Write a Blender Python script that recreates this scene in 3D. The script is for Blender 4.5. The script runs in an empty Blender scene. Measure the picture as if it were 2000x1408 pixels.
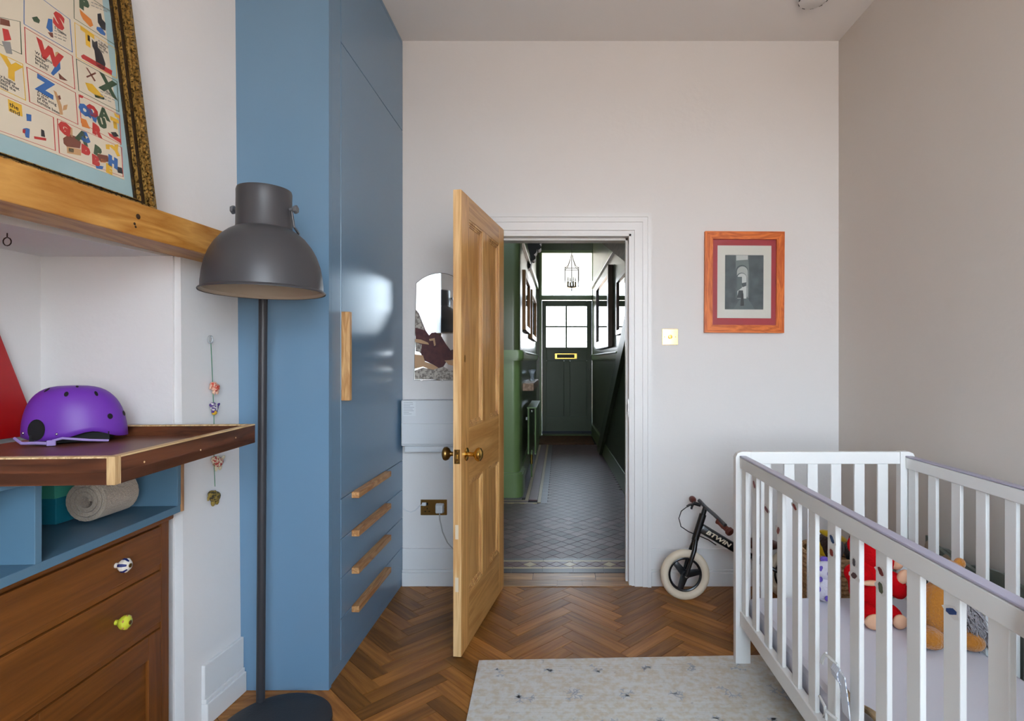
import bpy, bmesh, math, random
from mathutils import Vector, Matrix
random.seed(7)
R = math.radians
scene = bpy.context.scene
COL = scene.collection
# ------------------------------------------------------------------ camera
F, CU, CV, CH = 1090.0, 1095.0, 704.0, 1.245      # focal px, principal point, eye height
cd = bpy.data.cameras.new('camera'); cam = bpy.data.objects.new('camera', cd); COL.objects.link(cam)
cd.sensor_width = 36; cd.lens = F / 2000 * 36; cd.shift_x = -(CU - 1000) / 2000; cd.clip_start = .05
cam.location = (0, 0, CH); cam.rotation_euler = (R(90), 0, 0); scene.camera = cam
# ------------------------------------------------------------------ world, light, exposure
scene.view_settings.view_transform = 'Standard'; scene.view_settings.look = 'None'
scene.view_settings.gamma = 1; scene.view_settings.use_curve_mapping = False
scene.view_settings.exposure = 0.0
wd = bpy.data.worlds.new('world'); scene.world = wd; wd.use_nodes = True
wn = wd.node_tree; wn.nodes.clear()
tc = wn.nodes.new('ShaderNodeTexCoord'); sep = wn.nodes.new('ShaderNodeSeparateXYZ')
rp = wn.nodes.new('ShaderNodeValToRGB'); bg = wn.nodes.new('ShaderNodeBackground'); wo = wn.nodes.new('ShaderNodeOutputWorld')
mr = wn.nodes.new('ShaderNodeMapRange'); mr.inputs[1].default_value = -1; mr.inputs[2].default_value = 1
wn.links.new(tc.outputs['Generated'], sep.inputs[0]); wn.links.new(sep.outputs[2], mr.inputs[0])
wn.links.new(mr.outputs[0], rp.inputs[0]); wn.links.new(rp.outputs[0], bg.inputs[0]); wn.links.new(bg.outputs[0], wo.inputs[0])
e = rp.color_ramp.elements                      # ground, horizon, sky
e[0].position = 0.0; e[0].color = (.36, .30, .26, 1)
e[1].position = 1.0; e[1].color = (.55, .76, 1.0, 1)
for p, c in ((.47, (.46, .385, .33, 1)), (.51, (.90, .95, 1.0, 1)), (.62, (.72, .86, 1.0, 1))):
    q = rp.color_ramp.elements.new(p); q.color = c
bg.inputs[1].default_value = 18.0

def portal(name, loc, rot, sx, sy):             # sampling aid: the sky's own light through a window opening
    l = bpy.data.lights.new(name, 'AREA'); l.shape = 'RECTANGLE'; l.size = sx; l.size_y = sy
    l.cycles.is_portal = True
    o = bpy.data.objects.new(name, l); COL.objects.link(o); o.location = loc; o.rotation_euler = rot
WX0, WX1, WZ0, WZ1, WY = -.35, 1.45, .75, 2.75, -1.15     # big window in the rear wall
portal('window_daylight', ((WX0+WX1)/2, WY-.12, (WZ0+WZ1)/2), (R(90), 0, R(180)), WX1-WX0, WZ1-WZ0)
portal('front_door_daylight', (.10, 9.33, 2.25), (R(90), 0, 0), .85, 1.7)

# ------------------------------------------------------------------ helpers
def lin(h):
    if not isinstance(h, str): return (*h, 1)
    c = [int(h[i:i+2], 16) / 255 for i in (0, 2, 4)]
    return (*[x / 12.92 if x <= .04045 else ((x + .055) / 1.055) ** 2.4 for x in c], 1)
MATS = {}
def M(name, col, rough=.5, metal=0, bump=None, var=None, spec=.5, coat=0, trans=0, emit=None, sheen=0):
    if name in MATS: return MATS[name]
    m = bpy.data.materials.new(name); m.use_nodes = True; MATS[name] = m
    nt = m.node_tree; b = nt.nodes['Principled BSDF']
    b.inputs['Base Color'].default_value = lin(col); b.inputs['Roughness'].default_value = rough
    b.inputs['Metallic'].default_value = metal; b.inputs['Specular IOR Level'].default_value = spec
    b.inputs['Coat Weight'].default_value = coat; b.inputs['Transmission Weight'].default_value = trans
    b.inputs['Sheen Weight'].default_value = sheen
    if emit: b.inputs['Emission Color'].default_value = lin(col); b.inputs['Emission Strength'].default_value = emit
    t = nt.nodes.new('ShaderNodeTexCoord')
    if var:                                       # (scale, second colour, contrast lo, hi)
        n = nt.nodes.new('ShaderNodeTexNoise'); n.inputs['Scale'].default_value = var[0]; n.inputs['Detail'].default_value = 6
        r = nt.nodes.new('ShaderNodeValToRGB'); r.color_ramp.elements[0].color = lin(col); r.color_ramp.elements[1].color = lin(var[1])
        r.color_ramp.elements[0].position = var[2] if len(var) > 2 else .35; r.color_ramp.elements[1].position = var[3] if len(var) > 3 else .7
        nt.links.new(t.outputs['Object'], n.inputs['Vector']); nt.links.new(n.outputs[0], r.inputs[0]); nt.links.new(r.outputs[0], b.inputs['Base Color'])
    if bump:                                      # (scale, strength)
        n = nt.nodes.new('ShaderNodeTexNoise'); n.inputs['Scale'].default_value = bump[0]; n.inputs['Detail'].default_value = 5
        u = nt.nodes.new('ShaderNodeBump'); u.inputs['Strength'].default_value = bump[1]; u.inputs['Distance'].default_value = .01
        nt.links.new(t.outputs['Object'], n.inputs['Vector']); nt.links.new(n.outputs[0], u.inputs['Height']); nt.links.new(u.outputs[0], b.inputs['Normal'])
    return m
def W(name, dark, light, axis='X', scale=9., rough=.4, rand=.0, stretch=14., spec=.4, ring=.55, bump=.12):
    """wood: grain runs along the given object axis"""
    if name in MATS: return MATS[name]
    m = bpy.data.materials.new(name); m.use_nodes = True; MATS[name] = m
    nt = m.node_tree; b = nt.nodes['Principled BSDF']; L = nt.links.new
    b.inputs['Roughness'].default_value = rough; b.inputs['Specular IOR Level'].default_value = spec
    t = nt.nodes.new('ShaderNodeTexCoord'); oi = nt.nodes.new('ShaderNodeObjectInfo')
    off = nt.nodes.new('ShaderNodeVectorMath'); off.operation = 'SCALE'; off.inputs['Scale'].default_value = 37.0
    cmb = nt.nodes.new('ShaderNodeCombineXYZ'); L(oi.outputs['Random'], cmb.inputs[0]); L(oi.outputs['Random'], cmb.inputs[1]); L(oi.outputs['Random'], cmb.inputs[2])
    L(cmb.outputs[0], off.inputs[0])
    add = nt.nodes.new('ShaderNodeVectorMath'); add.operation = 'ADD'; L(t.outputs['Object'], add.inputs[0]); L(off.outputs[0], add.inputs[1])
    mp = nt.nodes.new('ShaderNodeMapping'); L(add.outputs[0], mp.inputs[0])
    s = [scale] * 3; s['XYZ'.index(axis)] = scale / stretch; mp.inputs['Scale'].default_value = s
    n1 = nt.nodes.new('ShaderNodeTexNoise'); n1.inputs['Scale'].default_value = 1.0; n1.inputs['Detail'].default_value = 3; n1.inputs['Distortion'].default_value = .8
    n2 = nt.nodes.new('ShaderNodeTexNoise'); n2.inputs['Scale'].default_value = 7.0; n2.inputs['Detail'].default_value = 8; n2.inputs['Roughness'].default_value = .7
    L(mp.outputs[0], n1.inputs['Vector']); L(mp.outputs[0], n2.inputs['Vector'])
    w = nt.nodes.new('ShaderNodeMath'); w.operation = 'MULTIPLY'; w.inputs[1].default_value = 9.0; L(n1.outputs[0], w.inputs[0])
    fr = nt.nodes.new('ShaderNodeMath'); fr.operation = 'PINGPONG'; fr.inputs[1].default_value = 1.0; L(w.outputs[0], fr.inputs[0])
    mx = nt.nodes.new('ShaderNodeMath'); mx.operation = 'MULTIPLY_ADD'; mx.inputs[1].default_value = ring; L(fr.outputs[0], mx.inputs[0])
    sc = nt.nodes.new('ShaderNodeMath'); sc.operation = 'MULTIPLY'; sc.inputs[1].default_value = 1 - ring; L(n2.outputs[0], sc.inputs[0]); L(sc.outputs[0], mx.inputs[2])
    r = nt.nodes.new('ShaderNodeValToRGB'); r.color_ramp.elements[0].color = lin(dark); r.color_ramp.elements[1].color = lin(light)
    r.color_ramp.elements[0].position = .15; r.color_ramp.elements[1].position = .75
    L(mx.outputs[0], r.inputs[0])
    out = r.outputs[0]
    if rand:
        hv = nt.nodes.new('ShaderNodeHueSaturation'); mm = nt.nodes.new('ShaderNodeMapRange')
        mm.inputs[3].default_value = 1 - rand; mm.inputs[4].default_value = 1 + rand * .75
        L(oi.outputs['Random'], mm.inputs[0]); L(mm.outputs[0], hv.inputs['Value']); L(out, hv.inputs['Color']); out = hv.outputs[0]
    L(out, b.inputs['Base Color'])
    bu = nt.nodes.new('ShaderNodeBump'); bu.inputs['Strength'].default_value = bump; bu.inputs['Distance'].default_value = .004
    L(n2.outputs[0], bu.inputs['Height']); L(bu.outputs[0], b.inputs['Normal'])
    return m
def GLASS(name='clear_glass', tint=(1, 1, 1), refl=.08):
    if name in MATS: return MATS[name]
    m = bpy.data.materials.new(name); m.use_nodes = True; MATS[name] = m; nt = m.node_tree; nt.nodes.clear()
    o = nt.nodes.new('ShaderNodeOutputMaterial'); x = nt.nodes.new('ShaderNodeMixShader'); x.inputs[0].default_value = refl
    a = nt.nodes.new('ShaderNodeBsdfTransparent'); a.inputs[0].default_value = (*tint, 1); g = nt.nodes.new('ShaderNodeBsdfGlossy'); g.inputs['Roughness'].default_value = .02
    nt.links.new(a.outputs[0], x.inputs[1]); nt.links.new(g.outputs[0], x.inputs[2]); nt.links.new(x.outputs[0], o.inputs[0]); return m

class MB:
    """collects shapes into one bmesh"""
    def __init__(s): s.b = bmesh.new()
    def _new(s, vs): return [s.b.verts.new(v) for v in vs]
    def hexa(s, p, bev=0):                       # 8 points: bottom ring 0-3, top ring 4-7
        v = s._new(p); fs = [s.b.faces.new([v[i] for i in f]) for f in ((3,2,1,0),(4,5,6,7),(0,1,5,4),(1,2,6,5),(2,3,7,6),(3,0,4,7))]
        if bev:
            es = list({e for f in fs for e in f.edges}); bmesh.ops.bevel(s.b, geom=es, offset=bev, segments=2, profile=.5, affect='EDGES')
        return s
    def box(s, x0, x1, y0, y1, z0, z1, bev=0):
        return s.hexa([(x0,y0,z0),(x1,y0,z0),(x1,y1,z0),(x0,y1,z0),(x0,y0,z1),(x1,y0,z1),(x1,y1,z1),(x0,y1,z1)], bev)
    def poly(s, pts):                            # one flat face
        s.b.faces.new(s._new(pts)); return s
    def prism(s, pts, vec):                      # closed outline swept along vec
        a = s._new(pts); c = s._new([Vector(p) + Vector(vec) for p in pts]); n = len(a)
        s.b.faces.new(a[::-1]); s.b.faces.new(c)
        for i in range(n): s.b.faces.new([a[i], a[(i+1) % n], c[(i+1) % n], c[i]])
        return s
    def tube(s, pts, r, n=8, closed=False):
        pts = [Vector(p) for p in pts]; rings = []; N = len(pts)
        rr = r if isinstance(r, (list, tuple)) else [r] * N
        up = None
        for i, p in enumerate(pts):
            d = (pts[(i+1) % N] - pts[i-1]) if (closed or 0 < i < N-1) else (pts[1]-pts[0] if i == 0 else pts[-1]-pts[-2])
            d.normalize()
            if up is None: up = Vector((0,0,1)) if abs(d.z) < .9 else Vector((1,0,0))
            a = d.cross(up).normalized(); c = d.cross(a).normalized(); up = -c if False else (a.cross(d)).normalized()
            rings.append(s._new([p + rr[i]*(math.cos(2*math.pi*k/n)*a + math.sin(2*math.pi*k/n)*up) for k in range(n)]))
        for i in range(N if closed else N-1):
            A, B = rings[i], rings[(i+1) % N]
            for k in range(n): s.b.faces.new([A[k], A[(k+1) % n], B[(k+1) % n], B[k]])
        if not closed:
            s.b.faces.new(rings[0][::-1]); s.b.faces.new(rings[-1])
        return s
    def lathe(s, prof, n=32, mat=None, cap0=True, cap1=True):   # (radius, height) about z, moved by mat
        rings = []; mat = mat or Matrix()
        for r, z in prof: rings.append(s._new([mat @ Vector((r*math.cos(2*math.pi*k/n), r*math.sin(2*math.pi*k/n), z)) for k in range(n)]))
        for A, B in zip(rings, rings[1:]):
            for k in range(n): s.b.faces.new([A[k], A[(k+1) % n], B[(k+1) % n], B[k]])
        if cap0: s.b.faces.new(rings[0][::-1])
        if cap1: s.b.faces.new(rings[-1])
        return s
    def ball(s, c, rad, rot=(0,0,0), seg=16, wob=0):
        rad = rad if isinstance(rad, (tuple, list)) else (rad,)*3
        from mathutils import Euler
        g = bmesh.ops.create_uvsphere(s.b, u_segments=seg, v_segments=max(6, seg*2//3), radius=1)
        m = Matrix.Translation(c) @ Euler(rot).to_matrix().to_4x4() @ Matrix.Diagonal((*rad, 1))
        for v in g['verts']:
            if wob: v.co *= 1 + random.uniform(-wob, wob)
            v.co = m @ v.co
        return s
    def ob(s, name, mat, parent=None, smooth=False, recalc=True):
        if recalc: bmesh.ops.recalc_face_normals(s.b, faces=s.b.faces)
        me = bpy.data.meshes.new(name); s.b.to_mesh(me); s.b.free()
        if smooth:
            me.polygons.foreach_set('use_smooth', [True]*len(me.polygons))
            try: me.set_sharp_from_angle(angle=R(40))
            except Exception: pass
        me.materials.append(mat)
        o = bpy.data.objects.new(name, me); COL.objects.link(o)
        if parent: o.parent = parent
        return o
def tag(o, label, cat, group=None):
    o['label'] = label; o['category'] = cat
    if group: o['group'] = group
    return o
def thing(name, label, cat, loc=(0,0,0), rz=0, group=None, rx=0):
    o = bpy.data.objects.new(name, None); COL.objects.link(o); o.empty_display_size = .05
    o.location = loc; o.rotation_euler = (rx, 0, rz); return tag(o, label, cat, group)
def struct(o): o['kind'] = 'structure'; return o
def sempty(name, loc=(0,0,0), rz=0):
    o = bpy.data.objects.new(name, None); COL.objects.link(o); o.empty_display_size = .05; o.location = loc; o.rotation_euler = (0,0,rz); return struct(o)
def ray(u, v): return Vector(((u-CU)/F, 1, (CV-v)/F))
def on_y(u, v, y): d = ray(u, v); return Vector((d.x*y, y, CH + d.z*y))
def on_x(u, v, x): d = ray(u, v); t = x/d.x; return Vector((x, t, CH + d.z*t))
def on_plane(u, v, p, n):
    d = ray(u, v); c = Vector((0,0,CH)); t = (Vector(p)-c).dot(n)/d.dot(n); return c + d*t
def text(body, name, mat, size, parent, mtx, bold=0., align='LEFT', ls=1.0, shear=0):
    c = bpy.data.curves.new(name, 'FONT'); c.body = body; c.size = size; c.offset = bold; c.align_x = align; c.space_line = ls; c.resolution_u = 2; c.shear = shear
    t = bpy.data.objects.new('tmp', c); COL.objects.link(t)
    dg = bpy.context.evaluated_depsgraph_get(); me = bpy.data.meshes.new_from_object(t.evaluated_get(dg))
    bpy.data.objects.remove(t); bpy.data.curves.remove(c)
    me.materials.clear(); me.materials.append(mat); me.transform(mtx)
    o = bpy.data.objects.new(name, me); COL.objects.link(o); o.parent = parent; return o

# ------------------------------------------------------------------ materials
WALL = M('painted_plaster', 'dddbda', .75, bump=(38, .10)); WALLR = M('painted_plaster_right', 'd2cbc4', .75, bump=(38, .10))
CEIL = M('ceiling_paint', 'e6e2df', .8); TRIM = M('white_gloss_paint', 'dcdcdc', .35, bump=(25, .04))
BLUE = M('blue_eggshell', '6a8ba6', .28, bump=(60, .015)); BLUE2 = M('blue_paint_shelf', '58798f', .45, bump=(50, .03))
OAKF = W('oak_parquet', '6a3c1a', 'a87238', 'X', 12, .36, .40, 14, spec=.25, ring=.3)
OAKH = W('oak_handle', 'a06a3c', 'c99a68', 'Y', 30, .45, .1, 10)
OAKHZ = W('oak_handle_upright', 'b07c48', 'd6aa74', 'Z', 30, .45, .1, 10)
BEAM = W('oak_beam', 'a3661f', 'd09a50', 'Y', 11, .42, 0, 8, ring=.45)
PINE = W('waxed_pine', 'a8733a', 'd2a263', 'Z', 14, .3, .12, 14, ring=.45); PINEX = W('waxed_pine_rail', 'a8733a', 'd2a263', 'X', 14, .3, .12, 14, ring=.45)
PEDGE = W('pine_edge', 'c08f58', 'e2bd88', 'Z', 16, .5, 0, 14)
CHEST = W('dark_oak', '5a3010', '86501f', 'Y', 12, .35, .12, 16, ring=.25); CHESTZ = W('dark_oak_upright', '5a3010', '824c1e', 'Z', 12, .35, .12, 16, ring=.25)
TRAYT = W('tray_walnut', '3c2013', '6b3d25', 'Y', 18, .4, 0, 12); TRAYX = W('tray_walnut_x', '3c2013', '6b3d25', 'X', 18, .4, 0, 12)
TRAYF = M('tray_floor', '7a4b36', .38, var=(5, '6b3f2c')); PLY = W('ply_edge', 'b08a5c', 'e0c294', 'Y', 40, .6, 0, 20)
BRASS = M('brass', 'c9a050', .22, 1); OLDB = M('aged_brass', '8a6a3c', .32, 1); CHROME = M('steel', 'c8c8c8', .2, 1)
LAMP = M('dark_grey_metal', '3e3e42', .42, .0, spec=.6, bump=(400, .02)); LAMPB = M('charcoal_base', '2b2d33', .6, bump=(120, .1)); LAMPI = M('shade_lining', 'b9ab98', .5)
COTW = M('cot_white', 'e6e6e4', .35); RAILG = M('teething_rail', 'a9a6b8', .3)
GREEN = M('gloss_green', '6f8752', .3, bump=(14, .05)); GREENU = M('hall_wall_green', '50593a', .30, bump=(12, .06)); GRDOOR = M('door_green', '525e46', .4, bump=(30, .08))
BLACK = M('black_paint', '121316', .25); RUB = M('cream_rubber', 'd9ccb6', .7, bump=(90, .1)); BRN = M('brown_rubber', '5e2a22', .5)
WHITEP = M('white_plastic', 'd6dade', .35); CLEAR = GLASS()

# ------------------------------------------------------------------ room shell
YB, XR, ZC, XW = 3.097, 1.543, 3.018, -.875
def wl(y, z, k=.083): return -1.206 - .026*z/3.03 - k*(2.107 - y)      # chimney breast face: slightly askew and out of plumb
m = MB(); m.box(-1.9, -.345, YB, 3.267, 0, ZC); m.box(.395, 1.75, YB, 3.267, 0, ZC); m.box(-.345, .395, YB, 3.267, 1.945, ZC)
struct(m.ob('wall_back', WALL))
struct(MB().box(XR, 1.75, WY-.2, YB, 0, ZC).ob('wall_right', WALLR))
m = MB()
def slab(y0, y1, z0, z1, k=.083):
    m.hexa([(-2.1,y0,z0),(wl(y0,z0,k),y0,z0),(wl(y1,z0,k),y1,z0),(-2.1,y1,z0),(-2.1,y0,z1),(wl(y0,z1,k),y0,z1),(wl(y1,z1,k),y1,z1),(-2.1,y1,z1)])
slab(WY-.2, 2.107, 1.585, ZC, .225); struct(m.ob('wall_left', WALL))
m = MB(); slab(1.825, 2.107, 0, 1.585); m.box(-1.372, -1.262, 1.816, 1.826, 0, 1.585); struct(m.ob('wall_left_pier', WALL))
m = MB(); slab(WY-.2, .2, 0, 1.585); struct(m.ob('wall_left_near_pier', WALL))
struct(MB().box(-2.1, -1.70, .2, 1.825, 0, 1.585).ob('wall_alcove', WALL)); struct(MB().box(-2.1, -1.3, 2.108, YB, 0, ZC).ob('wall_left_recess', WALL))
struct(MB().box(-2.1, 1.75, WY-.2, 3.267, ZC, ZC+.1).ob('ceiling', CEIL))
m = MB(); m.box(-2.1, WX0, WY-.2, WY, 0, ZC); m.box(WX1, XR, WY-.2, WY, 0, ZC); m.box(WX0, WX1, WY-.2, WY, 0, WZ0); m.box(WX0, WX1, WY-.2, WY, WZ1, ZC)
struct(m.ob('wall_rear', WALL))
w1 = sempty('window_1', ((WX0+WX1)/2, WY-.1, WZ0))
hw, hh = (WX1-WX0)/2, WZ1-WZ0
m = MB(); m.box(-hw, -hw+.06, -.03, .03, 0, hh); m.box(hw-.06, hw, -.03, .03, 0, hh); m.box(-hw, hw, -.03, .03, 0, .07); m.box(-hw, hw, -.03, .03, hh-.06, hh); m.box(-hw, hw, -.03, .03, hh/2-.025, hh/2+.025)
m.ob('window_frame', TRIM, w1)
for a, b in ((.07, hh/2-.025), (hh/2+.025, hh-.06)): MB().box(-hw+.06, hw-.06, -.004, .004, a, b).ob('pane', CLEAR, w1)
MB().box(-hw-.04, hw+.04, .02, .16, -.04, 0, .006).ob('window_sill', TRIM, w1)

# floor: herringbone blocks on a sub floor
fl = struct(MB().box(-2.1, 1.75, WY-.2, 3.27, -.06, -.012).ob('floor', M('sub_floor', '3a2414', .8)))
BL, BW = .35, .07
plank = MB().hexa([(-BL/2+.0006,-BW/2+.0006,-.012),(BL/2-.0006,-BW/2+.0006,-.012),(BL/2-.0006,BW/2-.0006,-.012),(-BL/2+.0006,BW/2-.0006,-.012),
                   (-BL/2+.0012,-BW/2+.0012,0),(BL/2-.0012,-BW/2+.0012,0),(BL/2-.0012,BW/2-.0012,0),(-BL/2+.0012,BW/2-.0012,0)]).ob('plank', OAKF, fl)
cells = []
s2 = math.sqrt(.5)
for i in range(-40, 60):
    for j in range(-12, 14):
        # zigzag column j, block i; direction alternates
        for dirn in (0, 1):
            px, py = (j*2+dirn)*BL*s2 + .03 - BL*s2/2, i*BW/s2 + (BW*s2 if dirn else 0)
            a = 45 if dirn == 0 else -45
            cells.append((px, py, a))
def vis(c):
    x, y, a = c; return (abs(x-0) + 3*abs(y-2.6))
def inside(c):
    x, y, a = c; return -1.75 < x < XR+.1 and WY-.1 < y < 3.17
cells = [c for c in cells if inside(c)]
# skirt of short blocks against the back wall is covered by the straight strip below the skirting
cells.sort(key=lambda c: 0 if (-1.0 < c[0] < 1.55 and c[1] > 1.75) else 1)
first = True
for k, (x, y, a) in enumerate(cells[:300]):
    o = plank if first else plank.copy()
    if not first: COL.objects.link(o); o.parent = fl
    first = False
    o.location = (x, y, random.uniform(-.0006, 0)); o.rotation_euler = (0, 0, R(a))
m = MB()
for (x, y, a) in cells[300:]:
    c, s = math.cos(R(a)), math.sin(R(a)); g = .001
    q = [(-BL/2+g,-BW/2+g),(BL/2-g,-BW/2+g),(BL/2-g,BW/2-g),(-BL/2+g,BW/2-g)]
    pts = [(x+c*p-s*t, y+s*p+c*t) for p, t in q]
    m.hexa([(p, t, -.012) for p, t in pts] + [(p, t, -.0005) for p, t in pts])
o = m.ob('plank_remainder', OAKF, fl); o['kind'] = 'stuff'
# straight oak boards in the door opening
th = sempty('trim_1', (0, 3.17, 0)); MB().box(-.345, .395, -.115, .10, -.03, -.004).ob('threshold_bed', M('sub_floor', '3a2414', .8), th)
for (a, b, c, d) in ((-.343, -.02, -.10, -.013), (-.02, .12, -.10, -.013), (.12, .393, -.10, -.013), (-.343, -.16, -.013, .09), (-.16, .2, -.013, .09), (.2, .393, -.013, .09)):
    o = MB().hexa([(a+.001,c+.001,-.004),(b-.001,c+.001,-.004),(b-.001,d-.001,-.004),(a+.001,d-.001,-.004),(a+.0015,c+.0015,.003),(b-.0015,c+.0015,.003),(b-.0015,d-.0015,.003),(a+.0015,d-.0015,.003)]).ob('threshold_board', W('oak_threshold', '7a5230', 'b98a5c', 'X', 14, .33, .2, 12), th)
def skirting(name, pts, h=.205, inner=1):     # pts: run on plan (2 points), body proud of the wall along normal n
    (x0, y0), (x1, y1), (nx, ny) = pts
    m = MB()
    for z0, z1, t in ((0, .075, .024), (.075, .09, .018), (.09, h, .013)):
        m.hexa([(x0,y0,z0),(x1,y1,z0),(x1+nx*t,y1+ny*t,z0),(x0+nx*t,y0+ny*t,z0),(x0,y0,z1),(x1,y1,z1),(x1+nx*t,y1+ny*t,z1),(x0+nx*t,y0+ny*t,z1)], .0025)
    return struct(m.ob(name, TRIM))
skirting('baseboard_back', ((-.875, YB), (-.46, YB), (0, -1))); skirting('baseboard_back_right', ((.50, YB), (XR, YB), (0, -1)))
skirting('baseboard_right', ((XR, YB-.02), (XR, WY), (-1, 0)))
skirting('baseboard_left', ((wl(1.90, .1), 1.90), (wl(2.105, .1), 2.105), (1, -.083)))

# ------------------------------------------------------------------ doorway trim and pine door
def architrave():
    m = MB()
    def bar(pts, t): m.prism([(p[0], YB, p[1]) for p in pts], (0, -t, 0))
    for o0, o1, t in ((.0, .018, .014), (.018, .062, .024), (.062, .088, .031), (.088, .108, .037)):
        # right leg, head, left leg as mitred outlines; o measured outward from the opening
        a, b = .390+o0, .390+o1; c, d = -.340-o0, -.340-o1; h0, h1 = 1.945+o0, 1.945+o1
        bar([(a, 0), (b, 0), (b, h1), (a, h0)], t); bar([(c, h0), (a, h0), (b, h1), (d, h1)], t); bar([(d, 0), (c, 0), (c, h0), (d, h1)], t)
    return struct(m.ob('trim_2', TRIM))
architrave()
m = MB(); m.box(.378, .395, YB-.012, 3.275, 0, 1.945); m.box(-.345, -.335, YB-.012, 3.275, 0, 1.945); m.box(-.345, .395, YB-.012, 3.275, 1.933, 1.945)
m.box(.366, .378, 3.14, 3.18, 0, 1.933); m.box(-.335, .378, 3.14, 3.18, 1.921, 1.933)
dl = struct(m.ob('trim_3', TRIM))
kp = sempty('trim_4', (.377, 3.11, .98)); MB().box(-.003, .001, -.012, .012, -.05, .05).ob('strike_plate', CHROME, kp); MB().box(-.005, 0, -.006, .006, -.02, .02).ob('latch_hole', BLACK, kp)

DW, DH, DT = .728, 1.951, .035
dr = sempty('door_1', (-.3106, 3.05, .008), math.atan2(-.9898, -.1427))
def dpart(name, x0, x1, z0, z1, y0, y1, mat, bev=.0015): return MB().box(x0, x1, y0, y1, z0, z1, bev).ob(name, mat, dr)
SW = .100
dpart('stile', 0, SW, 0, DH, -DT, 0, PINE); dpart('stile', DW-.105, DW, 0, DH, -DT, 0, PINE)
for z0, z1 in ((0, .222), (.712, .946), (1.852, DH)): dpart('rail', SW, DW-.105, z0, z1, -DT, -.0005, PINEX)
for z0, z1 in ((.222, .712), (.946, 1.852)):
    dpart('muntin', .292, .408, z0, z1, -DT, -.0006, PINE)
    for x0, x1 in ((SW, .292), (.408, DW-.105)):
        dpart('panel', x0, x1, z0, z1, -.024, -.012, PINE)
        mo = MB()
        for (w, y) in ((.010, -.002), (.018, -.006), (.026, -.009)):
            for (a, b, c, d) in ((x0, x0+w, z0, z1), (x1-w, x1, z0, z1), (x0, x1, z0, z0+w), (x0, x1, z1-w, z1)):
                mo.box(a, b, -.013, y, c, d, .001)
        mo.ob('moulding', W('pine_moulding', 'a06a38', 'dcae72', 'Z', 18, .32, .1, 14), dr)
o = dpart('edge_lipping', DW, DW+.0012, 0, DH, -DT, 0, PEDGE, 0)
KX, KZ = .662, .835
def knob(sgn):
    k = MB(); mt = Matrix.Translation((KX, 0 if sgn > 0 else -DT, KZ)) @ Matrix.Rotation(R(-90*sgn), 4, 'X')
    k.lathe([(.028,0),(.028,.004),(.022,.007),(.010,.009),(.009,.030),(.012,.036),(.025,.044),(.030,.054),(.028,.063),(.016,.070),(.004,.072)], 28, mt)
    return k
o = knob(1).ob('knob', BRASS, dr, True); o['label'] = 'polished brass door knob'
o = knob(-1).ob('knob', OLDB, dr, True); o['label'] = 'aged dark brass door knob'
o = MB().box(DW+.0005, DW+.003, -.030, -.005, KZ-.03, KZ+.03, .0008).ob('latch_plate', OLDB, dr)
MB().box(DW+.003, DW+.010, -.022, -.012, KZ-.010, KZ+.010, .002).ob('latch', BRASS, o)
for z in (-.022, .022): MB().lathe([(.004,0),(.004,.0012)], 10, Matrix.Translation((DW+.003, -.017, KZ+z)) @ Matrix.Rotation(R(90), 4, 'Y')).ob('screw', BRASS, o)
e_ = MB().lathe([(.010,0),(.010,.002),(.004,.003)], 16, Matrix.Translation((KX+.02, 0, 1.245)) @ Matrix.Rotation(R(-90), 4, 'X') @ Matrix.Diagonal((.6, 1.6, 1, 1))).ob('keyhole_escutcheon', OLDB, dr)
for z in (.25, 1.0, 1.7): MB().tube([(-.004, -DT-.003, z-.04), (-.004, -DT-.003, z+.04)], .006, 10).ob('hinge', OLDB, dr)
for z in (.30, .52): MB().box(DW+.0012, DW+.0016, -.026, -.012, z-.03, z+.03).ob('old_lock_patch', M('pale_filler', 'd9c9ae', .8), dr)

# ------------------------------------------------------------------ blue fitted wardrobe
wr = thing('wardrobe', 'tall blue fitted wardrobe with oak bar handles beside the back wall', 'wardrobe', (-1.05, 2.6, 0))
def wp(name, x0, x1, y0, y1, z0, z1, mat=BLUE, par=wr, bev=.002):
    o = MB().box(x0, x1, y0, y1, z0, z1, bev).ob(name, mat, par)
    if par is wr: o.matrix_parent_inverse = Matrix.Translation((1.05, -2.6, 0))
    return o
xf = XW - .02
wp('carcass', -1.29, xf-.002, 2.13, YB-.004, .05, ZC-.004, M('blue_carcass', '4d6a80', .5))
mm_ = MB().prism([(-1.2065, 2.107, .0), (XW, 2.107, .0), (XW, 2.107, ZC-.003), (-1.232, 2.107, ZC-.003)], (0, .022, 0))
o = mm_.ob('side_panel', BLUE, wr); o.matrix_parent_inverse = Matrix.Translation((1.05, -2.6, 0))
o.data.transform(Matrix()) 
wp('filler_strip', xf, XW, 2.129, 2.221, 0.05, ZC-.004)
wp('plinth', xf, XW-.004, 2.129, YB-.004, 0, .048)
top = wp('top_cupboard_door', xf, XW, 2.2245, YB-.006, 2.515, ZC-.03)
wp('head_strip', xf, XW-.001, 2.2245, YB-.004, ZC-.028, ZC-.004)
door = wp('wardrobe_door', xf, XW, 2.2245, YB-.006, .694, 2.512)
h_ = wp('handle', XW, XW+.034, 2.2245, 2.249, 1.085, 1.44, OAKHZ, door, .002)
for i, (z0, z1) in enumerate(((.5335, .691), (.377, .5305), (.216, .374), (.05, .213))):
    d_ = wp('drawer', xf, XW, 2.2245, YB-.006, z0, z1)
    y0 = 2.33 if i < 3 else 2.33
    o = wp('handle', XW, XW+.032, 2.335, 2.78, z1-.022, z1+.004, OAKH, d_, .002)

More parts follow.
